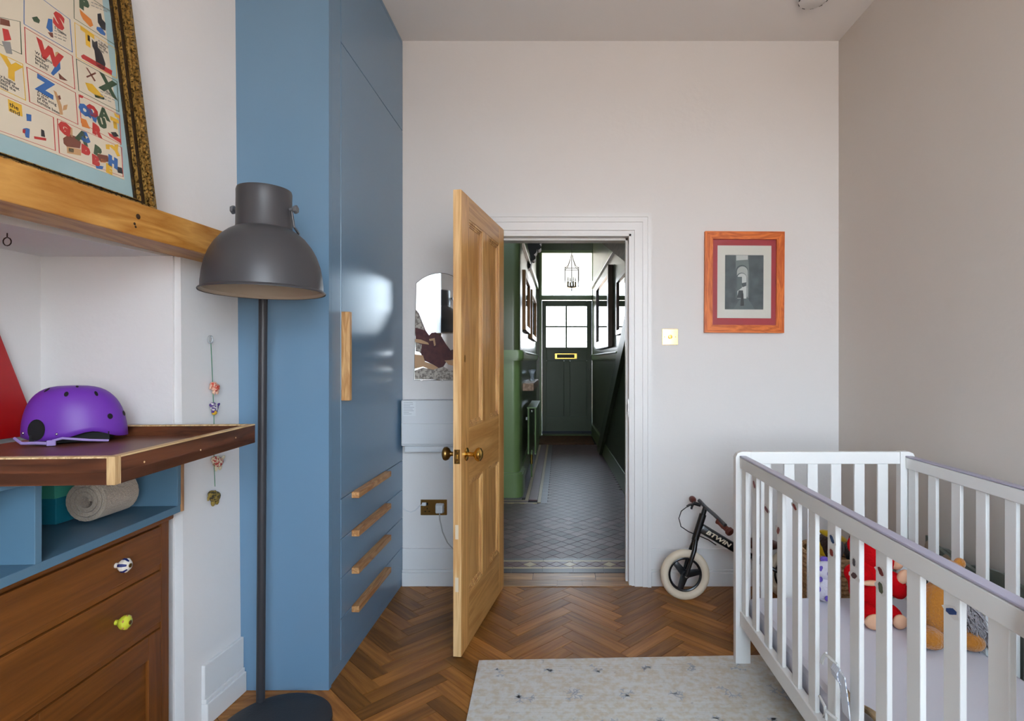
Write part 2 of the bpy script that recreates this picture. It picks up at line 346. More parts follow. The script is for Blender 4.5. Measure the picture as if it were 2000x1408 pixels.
# ------------------------------------------------------------------ oak beam over the alcove
def bx(y): return -1.12 - .083*(1.89 - y)
m = MB(); y0, y1 = .1, 2.10
m.hexa([(wl(y0,1.6)-.01,y0,1.583),(bx(y0),y0,1.583),(bx(y1),y1,1.583),(wl(y1,1.6)-.01,y1,1.583),(wl(y0,1.6)-.30,y0,1.675),(bx(y0),y0,1.675),(bx(y1),y1,1.675),(wl(y1,1.6)-.02,y1,1.675)], .003)
bm_ = tag(m.ob('oak_beam', BEAM), 'chunky oak beam shelf across the alcove under the framed alphabet print', 'beam')
KN = M('oak_knot', '3a2410', .6)
for (u, v, r) in ((270, 423, .0075), (263, 437, .004), (265, 443, .0035)):
    d = Vector((1, -.083, 0)).normalized(); p = on_plane(u, v, (bx(1.5), 1.5, 1.6), d)
    k = MB().lathe([(r, 0), (r*.5, .0009)], 14, Matrix.Translation(p) @ d.to_track_quat('Z', 'Y').to_matrix().to_4x4()); k.ob('knot', KN, bm_)
hk = MB().tube([on_plane(14, 455, (0, 0, 1.585), Vector((0,0,1)))+Vector((0,0,z)) for z in (0, -.012)] , .0015, 6)
hp = on_plane(14, 455, (0, 0, 1.585), Vector((0,0,1)))
hk.tube([hp+Vector((.011*math.sin(a), 0, -.023+.011*math.cos(a))) for a in [R(10+i*34) for i in range(11)]], .0015, 6)
tag(hk.ob('ceiling_hook', M('dark_iron', '33241c', .5, .6)), 'small dark metal hook screwed into the white alcove soffit', 'hook')

# ------------------------------------------------------------------ framed alphabet print leaning on the beam
ang = math.atan2(1, .083)
FR = thing('framed_print', 'large alphabet print in gilt and black frame leaning on the oak beam', 'picture', (-1.215, 1.645, 1.6755), ang, None, R(-7.5))
FWd, FHt = 1.0, .68
GOLD = M('ornate_gilt', 'b08a48', .3, .9, bump=(220, .8), var=(150, '4a3414', .5, .62)); DKF = M('frame_black_gilt', '2c2014', .35, .3, var=(90, '5a4018', .55, .7))
def ring(w0, w1, y0, y1, mat, name):
    m = MB()
    for (a, b, c, d) in ((-FWd+w0, -FWd+w1, w0*.45, FHt-w0), (-w1, -w0, w0*.45, FHt-w0), (-FWd+w1, -w1, w0*.45, w1*.45), (-FWd+w1, -w1, FHt-w1, FHt-w0)): m.box(a, b, y0, y1, c, d, .002)
    return m.ob(name, mat, FR)
ring(0, .032, -.030, 0, GOLD, 'gilt_moulding'); ring(.032, .048, -.022, 0, DKF, 'inner_moulding'); ring(.048, .052, -.025, 0, GOLD, 'gilt_slip'); ring(.052, .060, -.016, 0, DKF, 'sight_edge')
bead = MB()
for i in range(44): bead.ball((-.016, -.031, .008+i*.0153), (.010, .005, .0062), (0, R(35 if i % 2 else -35), 0), 8)
for i in range(64): bead.ball((-.01-i*.0153, -.031, .0075), (.0055, .004, .006), (0, R(35 if i % 2 else -35), 0), 8)
bead.ob('gilt_leaf_relief', GOLD, FR, True)
MB().box(-FWd+.055, -.055, -.010, -.006, .02, FHt-.055).ob('mount', M('mount_blue', '9fbcc0', .8), FR)
MB().box(-FWd+.055, -.055, -.0142, -.0132, .02, FHt-.055).ob('glazing', GLASS('picture_glass', (1, 1, 1), .035), FR)
inv = (Matrix.Translation(FR.location) @ Matrix.Rotation(ang, 4, 'Z') @ Matrix.Rotation(R(-7.5), 4, 'X')).inverted()
nrm = (inv.inverted().to_3x3() @ Vector((0, -1, 0)))
fp = inv.inverted() @ Vector((-.3, -.0112, .3))
def pp(u, v, lift=.0002):
    q = inv @ on_plane(u, v, fp, nrm); return Vector((q.x, -.0112-lift, q.z))
_q = pp(243, 351); MB().box(-FWd+.095, _q.x, -.0112, -.0098, _q.z, FHt-.08).ob('print_sheet', M('cream_paper', 'dccfb8', .8), FR)
INK = {k: M('print_' + k, c, .8) for k, c in dict(red='c0302c', blue='2f66a8', yellow='e0b02a', green='3a5238', black='26262a', orange='d98032', brown='7c4432', pink='e6c0ac', teal='5f9aa8', tan='c79a6a', grey='8d8a86').items()}
def art(pts, col, name='printed_shape', lift=.0003):
    o = MB().poly([pp(u, v, lift) for u, v in pts]).ob(name, INK[col], FR, recalc=False); return o
def outline(pts, col, w=.0018):
    P = [pp(u, v) for u, v in pts]; m = MB()
    c = sum(P, Vector())/len(P); Q = [p + (c-p).normalized()*w*1.5 for p in P]
    n = len(P)
    for i in range(n): m.poly([P[i], P[(i+1) % n], Q[(i+1) % n], Q[i]])
    return m.ob('panel_border', INK[col], FR, recalc=False)
for pts, col in ((((-60,20),(40,42),(43,107),(-60,60)), 'green'), (((46,-30),(137,38),(142,103),(46,47)), 'blue'), (((143,-28),(222,26),(224,88),(144,36)), 'green'),
                 (((47,52),(142,109),(147,175),(50,123)), 'red'), (((145,43),(226,95),(229,154),(148,112)), 'yellow'), (((-50,80),(45,125),(51,197),(-50,150)), 'yellow'),
                 (((51,130),(148,181),(153,244),(57,199)), 'red'), (((148,114),(229,159),(233,219),(153,177)), 'green'), (((-50,160),(105,229),(109,295),(-50,238)), 'red'),
                 (((111,231),(238,288),(241,346),(115,299)), 'red'), (((153,184),(234,224),(237,283),(158,240)), 'red')):
    outline(pts, col)
def letter(ch, u, v, px, col, rot=0, bold=.004):
    a = pp(u, v, .0005); b = pp(u+10, v+4, .0005)
    h = (pp(u, v-px, .0005)-a).length
    mt = Matrix.Translation(a) @ Matrix.Rotation(R(90), 4, 'X') @ Matrix.Rotation(R(rot), 4, 'Z')
    return text(ch, 'printed_letter', INK[col], h*1.35, FR, mt, bold)
for ch, u, v, px, col, rot in (('S', 104, 45, 28, 'red', -12), ('W', 73, 104, 30, 'red', -10), ('T', 160, 80, 28, 'yellow', -4), ('X', 197, 172, 30, 'green', -8), ('Y', 5, 143, 36, 'yellow', -6), ('Z', 73, 174, 30, 'blue', -8), ('P', 155, 12, 24, 'green', -6),
                              ('G', 114, 252, 20, 'red', -15), ('A', 150, 270, 20, 'green', -15), ('C', 161, 276, 16, 'blue', 20), ('D', 160, 296, 14, 'red', -8), ('P', 184, 298, 16, 'green', -15), ('B', 181, 318, 16, 'red', -5), ('H', 212, 320, 18, 'blue', -8), ('E', 208, 334, 14, 'yellow', -8), ('Y', 225, 303, 16, 'yellow', 25), ('O', 156, 219, 18, 'blue', 0), ('A', 196, 227, 18, 'green', 0), ('U', 194, 246, 16, 'green', 10), ('R', 181, 258, 18, 'red', -8), ('T', 219, 246, 16, 'yellow', 0), ('N', 172, 225, 14, 'blue', -20), ('O', 168, 214, 18, 'red', -25)):
    letter(ch, u, v, px, col, rot)
def words(s, u, v, px, col='black', ls=.8):
    a = pp(u, v, .0005); h = (pp(u, v-px, .0005)-a).length
    text(s, 'printed_words', INK[col], h*1.35, FR, Matrix.Translation(a) @ Matrix.Rotation(R(90), 4, 'X') @ Matrix.Rotation(R(-6), 4, 'Z'), .0002, ls=ls)
def strokes(u, v, w, n):
    m = MB()
    for k in range(n):
        x = u
        while x < u+w*(1-.12*k):
            L = random.uniform(4, 8); a, b = pp(x, v+k*6+(x-u)*.42, .0005), pp(x+L, v+k*6+(x+L-u)*.42, .0005)
            m.poly([a, b, b+Vector((0, 0, .0022)), a+Vector((0, 0, .0022))]); x += L+2
    m.ob('small_print', INK['grey'], FR, recalc=False)
words('S begins', 106, 55, 5); strokes(106, 60, 24, 3); words('W begins\nwater\nfetched\nin pails', 68, 104, 6); words('t is the\ntabby\non the\nmat', 192, 81, 5); words('Z zzzz\nis the song\nof the\nbumble bees', 72, 180, 6)
words('y begins\nyacht that\nsails the\nseas', 0, 150, 6); words('X is the', 194, 172, 5); strokes(196, 179, 26, 3); strokes(178, 5, 34, 2)
art(((15,193),(42,205),(44,228),(17,217)), 'yellow'); words('the\nend', 18, 207, 9)
# printed figures (plain generic shapes)
for pts, col in ((((158,109),(163,106),(219,138),(218,147),(160,114)), 'red'), (((179,76),(184,82),(190,80),(191,92),(199,104),(206,125),(204,136),(197,135),(188,127),(184,98),(180,90)), 'black'),
                 (((155,17),(162,24),(178,38),(182,50),(176,53),(162,38),(157,28)), 'orange'), (((190,27),(197,26),(199,37),(206,45),(206,60),(198,56),(191,44)), 'black'), (((189,52),(198,54),(206,66),(205,70),(196,66),(188,57)), 'blue'),
                 (((62,34),(72,32),(78,40),(76,46),(66,42)), 'green'), (((94,36),(102,38),(103,62),(98,63),(90,54)), 'blue'), (((93,63),(103,64),(104,74),(99,72)), 'brown'),
                 (((108,102),(113,101),(117,110),(113,118),(107,113)), 'tan'), (((107,119),(117,118),(118,135),(104,148),(99,143),(106,132)), 'blue'), (((114,142),(120,148),(132,158),(125,157),(116,154)), 'brown'),
                 (((167,131),(171,133),(187,158),(184,159)), 'brown'), (((168,149),(186,141),(188,144),(170,152)), 'brown'), (((166,161),(180,164),(203,190),(196,193),(172,176)), 'yellow'), (((184,184),(204,191),(203,195),(186,190)), 'green'),
                 (((0,35),(18,40),(20,52),(0,48)), 'brown'), (((4,55),(16,58),(22,78),(8,80)), 'red'), (((3,80),(20,82),(24,106),(12,104)), 'grey'),
                 (((104,176),(110,180),(120,205),(123,224),(117,224),(113,205)), 'tan'), (((110,188),(117,186),(119,194),(112,196)), 'brown'), (((124,206),(132,204),(130,214),(122,216)), 'tan'),
                 (((51,222),(61,224),(61,237),(52,236)), 'blue'), (((45,251),(52,250),(58,252),(57,270),(50,268)), 'blue'), (((44,252),(50,253),(49,261),(44,259)), 'red'), (((66,266),(90,270),(90,275),(67,271)), 'red'), (((80,252),(86,255),(88,268),(80,266)), 'black'),
                 (((123,270),(135,262),(152,268),(158,278),(156,290),(130,286),(124,280)), 'brown'), (((130,286),(158,292),(158,304),(131,299)), 'tan'), (((136,248),(141,250),(142,268),(137,266)), 'tan'), (((134,289),(144,291),(144,298),(134,296)), 'green'),
                 (((189,300),(210,304),(214,316),(196,316),(190,308)), 'brown'), (((197,310),(208,312),(206,318),(196,317)), 'orange'), (((186,322),(202,325),(200,331),(188,329)), 'blue'), (((228,325),(238,328),(240,340),(230,337)), 'black'), (((206,282),(214,282),(214,292),(207,291)), 'yellow'),
                 (((157,230),(168,234),(176,252),(160,247)), 'orange'), (((216,258),(226,258),(232,266),(222,268)), 'black'), (((210,258),(236,272),(237,281),(214,266)), 'red'), (((222,220),(233,226),(233,232),(225,228)), 'yellow'), (((155,184),(163,188),(161,192),(155,190)), 'red')):
    art(pts, col)

# ------------------------------------------------------------------ chest of drawers, blue pigeonhole unit, walnut tray
CT = thing('chest_of_drawers', 'dark oak chest of drawers with ceramic knobs in the alcove', 'chest', (-1.235, 1.76, 0), R(1.84))
def cp(name, x0, x1, y0, y1, z0, z1, mat=CHEST, bev=.002, par=None): return MB().box(x0, x1, y0, y1, z0, z1, bev).ob(name, mat, par or CT)
CWd = 1.02
cp('carcass', -.44, -.018, -CWd+.01, -.004, .05, .745, CHEST)
cp('top_board', -.45, .012, -CWd-.01, .006, .745, .765, CHEST, .004)
cp('stile', -.02, 0, -.036, 0, 0, .745, CHESTZ); cp('stile', -.02, 0, -CWd, -CWd+.036, 0, .745, CHESTZ)
for z0, z1 in ((.736, .745), (.60, .618), (.422, .44), (.05, .09)): cp('rail', -.02, -.004, -CWd+.036, -.036, z0, z1)
ST1 = M('ceramic_white', 'e6ddd0', .12, coat=.5); YEL = M('ceramic_yellow', 'c9cc3a', .12, coat=.5); NAVY = M('glaze_navy', '1d2a66', .15); TANG = M('glaze_tan', 'b98048', .2)
def cknob(par, y, z, base, kind):
    mt = Matrix.Translation((.002, y, z)) @ Matrix.Rotation(R(90), 4, 'Y')
    k = MB().lathe([(.007,0),(.007,.010),(.014,.013),(.0195,.022),(.019,.030),(.012,.037),(.004,.039)], 24, mt).ob('knob', base, par, True)
    k['label'] = 'white ceramic knob with navy stripes' if kind == 0 else 'yellow ceramic knob with painted leaves'
    s = MB()
    for i in range(6):
        a0 = i*math.pi/3
        if kind == 0:
            pr = [(.0145,.0129),(.0200,.022),(.0195,.030),(.0124,.0373)]
            for (r0, h0), (r1, h1) in zip(pr, pr[1:]):
                s.poly([mt @ Vector((r*math.cos(t), r*math.sin(t), h)) for r, h, t in ((r0,h0,a0),(r0,h0,a0+.42),(r1,h1,a0+.42),(r1,h1,a0))])
        else:
            s.ball(mt @ Vector((.0165*math.cos(a0), .0165*math.sin(a0), .030)), (.0022, .004, .004), seg=8)
    s.ob('glaze_stripe', NAVY if kind == 0 else TANG, k)
    MB().lathe([(.006,.0385),(.006,.0405),(.002,.042)], 12, mt).ob('cap', OLDB, k)
for (z0, z1, base, kind) in ((.62, .734, ST1, 0), (.442, .598, YEL, 1)):
    d_ = cp('drawer', -.02, .002, -CWd+.039, -.039, z0, z1)
    for y in (-.222, -CWd+.222): cknob(d_, y, (z0+z1)/2+.003, base, kind)
for (y0, y1) in ((-.51, -.038), (-CWd+.038, -.512)):
    d_ = cp('cupboard_door', -.02, -.008, y0, y1, .092, .42, CHEST)
    for (a, b, c, d, mt) in ((y0, y0+.055, .092, .42, CHESTZ), (y1-.055, y1, .092, .42, CHESTZ), (y0+.055, y1-.055, .35, .42, CHEST), (y0+.055, y1-.055, .092, .15, CHEST)): cp('door_rail', -.009, .001, a, b, c, d, mt, .002, d_)

CB = thing('pigeonhole_unit', 'blue painted open pigeonhole unit standing on the oak chest', 'shelf unit', (-1.206, 1.782, .7655), R(3.0))
def bp(name, x0, x1, y0, y1, z0, z1, mat=BLUE2): return MB().box(x0, x1, y0, y1, z0, z1, .0012).ob(name, mat, CB)
bp('bottom_board', -.40, 0, -1.0, -.012, 0, .022); bp('back_board', -.41, -.40, -1.0, 0, 0, .205); bp('side_board', -.40, 0, -.026, -.010, .022, .205); bp('side_board', -.40, 0, -1.0, -.984, .022, .205)
bp('partition', -.40, 0, -.532, -.514, .022, .205); bp('ply_edging', -.42, .004, -.010, 0, 0, .205, W('ply_edge_z', '8a6040', 'b98c60', 'Z', 30, .6, 0, 12)); bp('top_board', -.40, 0, -1.0, -.01, .205, .215)
TY = thing('changing_tray', 'walnut faced plywood tray with raised rim on the blue unit', 'tray', (-.977, 1.784, .985), R(3.6))
TW, TL = .62, .61
MB().box(-TW, 0, -TL, 0, 0, .024).ob('tray_floor', TRAYF, TY)
for nm, (x0, x1, y0, y1), mt in (('rim', (-.017, 0, -TL+.017, 0), TRAYT), ('rim', (-TW, 0, -TL, -TL+.017), TRAYX), ('rim', (-TW, -.017, -.017, 0), TRAYX)):
    o = MB().box(x0, x1, y0, y1, -.002, .054).ob(nm, mt, TY)
    i = .0008; MB().box(x0-i*.2, x1+i*.2, y0-i*.2, y1+i*.2, .054, .0575).ob('ply_edge', PLY, o)
MB().box(-.016, .0012, -TL-.0012, -TL+.016, -.002, .0577).ob('corner_ply_joint', W('ply_joint', 'b08a5c', 'd8b888', 'Z', 40, .6, 0, 20), TY)
for (y, z) in ((-.12, .03), (-.30, .022), (-.52, .03)): MB().ball((.0008, y, z), (.001, .0025, .0025), seg=8).ob('screw_head', PLY, TY)
# things in the unit
def bbox_thing(name, label, cat, mat, x0, x1, y0, y1, z0, z1):
    t = thing(name, label, cat, ((x0+x1)/2, (y0+y1)/2, z0)); a, b, h = (x1-x0)/2, (y1-y0)/2, z1-z0
    MB().box(-a, a, -b, b, 0, h*.8, .002).ob('box_body', mat, t); MB().box(-a-.002, a+.002, -b-.002, b+.002, h*.72, h, .002).ob('lid', mat, t); return t
bbox_thing('storage_box', 'teal blue cardboard box at the bottom of the stack in the pigeonhole', 'box', M('teal_card', '1c7d92', .5), -1.56, -1.402, 1.55, 1.72, .7885, .862)
bbox_thing('storage_box', 'mint green box stacked on the teal box in the pigeonhole', 'box', M('mint_card', '4fae94', .5), -1.56, -1.396, 1.54, 1.715, .8625, .915)
o = MB().ball((-1.45, 1.58, .929), (.035, .03, .014), seg=12, wob=.06).ob('yellow_toy', M('yellow_cloth', 'd0a022', .7), None, True); tag(o, 'small yellow toy lying on the mint green box', 'toy')
tw = MB(); sp = []
for i in range(75):
    a = i*.27; r = .010 + .0021*a; sp.append((r*math.cos(a), r*math.sin(a)))
for i in range(len(sp)-1):
    (a, b), (c, d) = sp[i], sp[i+1]
    na, nb = Vector((a, 0, b)).normalized()*.011, Vector((c, 0, d)).normalized()*.011
    tw.hexa([(a,-.07,b),(c,-.07,d),(c+nb.x,-.07,d+nb.z),(a+na.x,-.07,b+na.z),(a,.05,b),(c,.05,d),(c+nb.x,.05,d+nb.z),(a+na.x,.05,b+na.z)])
o = tw.ob('rolled_towel', M('oatmeal_towel', 'b9a692', .95, bump=(180, .9), sheen=.3), None, True); o.location = (-1.330, 1.63, .852); tag(o, 'rolled oatmeal towel lying in the blue pigeonhole', 'towel')

# ------------------------------------------------------------------ purple helmet and red board on the tray
HL = thing('skate_helmet', 'purple skate helmet with vent holes resting on the walnut tray', 'helmet', (-1.412, 1.628, 1.0105), R(32)); HL.scale = (.82, .86, .97)
hm = MB(); n, ms = 48, 14
def hprof(a, t):      # a: azimuth, t: 0 rim .. 1 crown ; long axis = local x
    lx, ly, hz = .146, .094, .165
    z = hz*math.sin(t*math.pi/2)**.92; k = math.cos(t*math.pi/2)**.62
    d = math.degrees(a) % 360 - 360 if math.degrees(a) % 360 > 180 else math.degrees(a) % 360
    arch = .022*math.exp(-((abs(d)-68)/24)**2) + .010*math.exp(-((abs(d)-165)/25)**2)
    base = arch*max(0, 1-t/.25)
    return Vector((lx*k*math.cos(a)*(1.0 if math.cos(a) < 0 else 1.0) - .012*t, ly*k*math.sin(a), .012+base + z*(1-(.012+base)/.2)))
rings = []
for j in range(ms+1):
    t = j/ms*.985; rings.append(hm._new([hprof(2*math.pi*i/n, t) for i in range(n)]))
for A, B in zip(rings, rings[1:]):
    for i in range(n): hm.b.faces.new([A[i], A[(i+1) % n], B[(i+1) % n], B[i]])
hm.b.faces.new(rings[-1])
sh = hm.ob('shell', M('matt_purple', '6f35a8', .42, spec=.4), HL, True)
sm = sh.modifiers.new('shell_thickness', 'SOLIDIFY'); sm.thickness = .012; sm.offset = -1
DARK = M('helmet_lining', '0c0c10', .8); LIL = M('lilac_strap', 'a690cc', .7)
def on_shell(a, t): 
    p = hprof(a, t); q = hprof(a+.02, t); r = hprof(a, t+.02); nn = (q-p).cross(r-p).normalized()
    if nn.dot(p - Vector((0,0,.05))) < 0: nn = -nn
    return p, nn
for (a, t, rx, ry) in ((-42, .24, .0085, .0085), (-8, .26, .0085, .011), (-95, .63, .009, .006), (-48, .62, .010, .005), (-140, .74, .011, .005), (-72, .86, .010, .004), (60, .6, .010, .006), (120, .6, .010, .006)):
    p, nn = on_shell(R(a), t); q = nn.to_track_quat('Z', 'X').to_matrix().to_4x4()
    MB().lathe([(.2, -.001), (.95, .0006), (1.0, .001)], 20, Matrix.Translation(p) @ q @ Matrix.Diagonal((rx, ry, 1, 1))).ob('vent_hole', DARK, HL, True)
# ear opening at the front end with strap and rivets
p, nn = on_shell(R(-128), .10); q = nn.to_track_quat('Z', 'X').to_matrix().to_4x4()
MB().lathe([(.2, .0), (.95, .001), (1.0, .0018)], 24, Matrix.Translation(p + Vector((0,0,.004))) @ q @ Matrix.Diagonal((.030, .027, 1, 1))).ob('ear_opening', DARK, HL, True)
MB().tube([(-.150, -.050, .022), (-.125, -.085, .010), (-.085, -.098, .010), (-.050, -.100, .006), (-.045, -.098, .002)], .0045, 8).ob('chin_strap', LIL, HL)
MB().tube([(-.045, -.100, .014), (-.02, -.103, .020), (.05, -.100, .010), (.10, -.085, .004)], .0035, 8).ob('chin_strap', LIL, HL)
MB().box(-.060, -.036, -.108, -.098, .0, .016, .003).ob('buckle', LIL, HL)
for a in (-152, -104): p, nn = on_shell(R(a), .06); MB().ball(p+nn*.001, .0042, seg=10).ob('rivet', CHROME, HL, True)
MB().box(-.11, .10, -.07, .07, .004, .03).ob('lining', DARK, HL)
rb = MB().prism([(-1.684, 1.749, 1.0105), (-1.684, 1.745, 1.10), (-1.692, 1.655, 1.345), (-1.697, 1.56, 1.55), (-1.697, 1.36, 1.55), (-1.684, 1.22, 1.0105)], (.020, 0, 0))
rb = rb.ob('red_board', M('red_plastic', 'a8060c', .3)); tag(rb, 'tapered red plastic board leaning in the alcove beside the purple helmet', 'board')
MB().lathe([(.02, 0), (.018, .003)], 20, Matrix.Translation((-1.667, 1.60, 1.10)) @ Matrix.Rotation(R(90), 4, 'Y')).ob('red_disc', M('red_plastic_bright', 'd0141a', .25), rb)

# ------------------------------------------------------------------ string of stuffed charms on the pier
cx = wl(1.97, 1.2)+.004
ch = thing('charm_string', 'string of small stuffed fabric animals hanging from a clear ring', 'hanging charm', (cx, 1.97, .74))
def cpos(u, v): d = on_x(u, v, cx+.012); return d - Vector((cx, 1.97, .74))
rg = MB(); c0 = cpos(411, 663); rg.tube([c0+Vector((0, .012*math.cos(a), .012*math.sin(a))) for a in [i*math.pi/8 for i in range(16)]], .003, 8, True); rg.ob('ring', M('clear_resin', 'dfe4e6', .1, trans=.6), ch, True)
MB().tube([cpos(412, 671), cpos(414, 715), cpos(416, 760), cpos(418, 820), cpos(418, 900), cpos(420, 950)], .0011, 6).ob('cord', M('green_thread', '2c7a50', .7), ch)
def charm(u, v, s, cols, kind):
    c = cpos(u, v); A = M('charm_'+cols[0], cols[0], .7, var=(150, cols[1], .45, .55)); B = M('charm_'+cols[1], cols[1], .7)
    m = MB(); m.ball(c, (s*.55, s*.95, s*.7), seg=12); m.ball(c+Vector((0, -s*.7, s*.5)), s*.5, seg=10); o = m.ob('stuffed_animal', A, ch, True)
    m = MB()
    for dy in (-.45, .45): m.ball(c+Vector((0, dy*s, -s*.7)), (s*.25, s*.28, s*.5), seg=8)
    if kind == 0: m.tube([c+Vector((0, -s*1.0, s*.5)), c+Vector((0, -s*1.4, s*.2)), c+Vector((0, -s*1.5, -s*.2))], [s*.2, s*.15, s*.1], 8)
    else: m.ball(c+Vector((0, s*1.1, s*.4)), (s*.2, s*.6, s*.25), (R(30), 0, 0), 8)
    m.ball(c+Vector((s*.3, -s*.5, s*.6)), (s*.12, s*.35, s*.4), seg=8); m.ob('trimming', B, o, True)
charm(421, 757, .021, ('c8402c', 'e8b8a0'), 0); charm(419, 796, .019, ('d8d4cc', '4a2c7a'), 1); charm(426, 903, .025, ('a82c2c', 'd8ccb0'), 1); charm(420, 970, .026, ('2c2418', '8a7430'), 0)
MB().ball(cpos(419, 806), (.006, .014, .008), seg=10).ob('yellow_wing', INK['yellow'], ch, True)

# ------------------------------------------------------------------ floor lamp
FL = thing('floor_lamp', 'dark grey metal floor lamp with big bell shade before the wardrobe', 'lamp', (-.962, 1.885, 0))
MB().lathe([(.176, .0), (.178, .006), (.176, .018), (.160, .028), (.10, .033), (.001, .034)], 56, None).ob('base', LAMPB, FL, True)
pb, pt = Vector((-.108, .105, .03)), Vector((-.098, .105, 1.60))
MB().tube([pb, pt], .0145, 20).ob('pole', M('pole_charcoal', '2e2f34', .45), FL, True)
SX = Matrix.Translation((.011, -.095, 1.462)) @ Matrix.Rotation(R(-.3), 4, 'Y') @ Matrix.Rotation(R(-1), 4, 'X')
prof = [(.1825,0),(.1835,.003),(.1815,.006),(.1755,.010),(.1750,.028),(.1715,.060),(.1660,.089),(.1550,.122),(.1400,.150),(.1210,.175),(.1030,.191),(.0900,.199),(.0835,.203),(.0815,.210),(.0808,.30),(.0812,.322),(.0790,.330),(.0600,.336),(.001,.338)]
shd = MB().lathe(prof, 64, SX, cap0=False).ob('shade', LAMP, FL, True)
inner = [(r-.003, z+.001) for r, z in prof[:-3]] + [(.05, .325), (.001, .326)]
MB().lathe(inner, 64, SX, cap0=False).ob('shade_lining', LAMPI, shd, True)
MB().lathe([(.0, .10), (.018, .105), (.028, .125), (.030, .145), (.022, .175), (.014, .2), (.014, .25)], 20, SX).ob('bulb', M('opal_glass', 'e8e4da', .3), shd, True)
for sg in (-1, 1):
    k = MB(); mt = SX @ Matrix.Translation((sg*.080, 0, .268)) @ Matrix.Rotation(R(90*sg), 4, 'Y')
    k.lathe([(.005, 0), (.005, .014)], 12, mt); k.lathe([(.007,.008),(.007,.011)], 12, mt)
    for a in (0, 1): k.box(0, 0, 0, 0, 0, 0) if False else None
    k.lathe([(.013, .016), (.014, .018), (.014, .024), (.012, .026)], 6, mt); k.ob('wing_knob', M('knob_grey', '5d5f63', .4), shd, True)
br = MB()
for sg in (-1, 1):
    A = SX @ Vector((sg*.087, 0, .268)); B = SX @ Vector((sg*.090, .01, .215)); C = SX @ Vector((sg*.075, .075, .209)); D = SX @ Vector((0, .12, .205))
    br.tube([A, B, C, D, Vector((-.098, .105, 1.60))], .004, 8)
br.ob('bracket', LAMP, FL, True)
MB().tube([(-.098, .105, 1.58), (-.098, .105, 1.615)], .018, 16).ob('pole_cap', LAMP, FL, True)

# ------------------------------------------------------------------ things on the back wall
# mirror
MI = thing('wall_mirror', 'old arched frameless mirror with worn silvering on the back wall', 'mirror', ((858-CU)/F*YB, YB-.002, CH+(704-742)/F*YB))
mo_ = MI.location
def mpt(u, v, d=.008): p = on_y(u, v, YB-d); return Vector((p.x-mo_.x, -d+.002, p.z-mo_.z))
arch = [(809, 742), (811, 640), (813, 553)] + [(813+92*t, 553-20*math.sin(math.pi*t)**.8) for t in (.12, .25, .38, .5, .62, .75, .88)] + [(905, 553), (906, 640), (907, 743)]
MB().prism([mpt(u, v, .006) for u, v in arch], (0, .006, 0)).ob('glass_plate', M('mirror_silver', 'dfe6ea', .03, 1), MI)
rim = MB().tube([mpt(u, v, .006) for u, v in arch], .0016, 6, True); rim.ob('bevelled_edge', M('tarnished_edge', '6e675e', .35, .7), MI)
def patch(pts, mat, d, nm): MB().poly([mpt(u, v, d) for u, v in pts]).ob(nm, mat, MI)
RED = M('worn_backing_red', '5d3030', .6, var=(40, '47222a')); TANM = M('bare_backing_tan', 'c4a07c', .7); GRM = M('flaked_silver_grey', '77706b', .5, .3, var=(90, 'b9b2a8', .4, .6))
patch(((811,640),(812,604),(818,612),(824,627),(831,645),(838,655),(843,650),(851,649),(862,657),(871,672),(880,684),(892,680),(906,676),(906,690),(884,702),(872,706),(866,716),(872,728),(858,726),(846,712),(828,704),(822,690),(812,682)), RED, .0066, 'worn_patch')
patch(((811,662),(822,663),(836,669),(838,673),(824,671),(811,668)), TANM, .0070, 'worn_patch'); patch(((838,662),(849,660),(851,674),(848,676),(846,665),(839,666)), TANM, .0070, 'worn_patch')
patch(((810,692),(826,694),(830,706),(846,712),(856,718),(846,724),(826,716),(810,720)), TANM, .0068, 'worn_patch'); patch(((868,704),(884,703),(907,690),(907,716),(892,716),(876,712)), TANM, .0068, 'worn_patch')
patch(((810,724),(826,718),(846,722),(866,716),(880,724),(907,720),(907,742),(810,741)), GRM, .0072, 'worn_patch'); patch(((811,640),(812,604),(818,614),(825,630),(829,645),(820,642)), GRM, .0071, 'worn_patch'); patch(((811,668),(824,673),(822,688),(812,686)), GRM, .0071, 'worn_patch')
for u in (824, 862, 893): MB().box(-.006, .006, -.008, 0, -.004, .006, .001).ob('clip', CHROME, MI).location = mpt(u, 742, .004)
# consumer unit
CUo = thing('fuse_box', 'white consumer unit with hinged cover on the wall beneath the mirror', 'fuse box', (-.70, YB, .78))
MB().box(-.165, .19, -.075, 0, .0, .250, .006).ob('casing', WHITEP, CUo); c_ = MB().box(-.160, .185, -.088, -.075, .012, .125, .004).ob('cover_flap', WHITEP, CUo)
MB().box(-.150, .17, -.06, 0, -.034, -.001, .003).ob('cable_trunking', WHITEP, CUo); MB().box(.09, .2, -.04, 0, -.125, -.034, .003).ob('junction_box', WHITEP, CUo)
lab = MB().box(-.155, -.085, -.0757, -.075, .165, .245).ob('printed_label', M('label_paper', 'dde2e6', .6), CUo)
lm = MB()
for k, w_ in enumerate((.05, .052, .036, .058, .050, .056, .03, .044)): lm.box(-.151, -.151+w_, -.0761, -.0757, .236-k*.0088, .2385-k*.0088)
lm.ob('small_print', M('label_ink', 'a9aeb6', .7), lab)
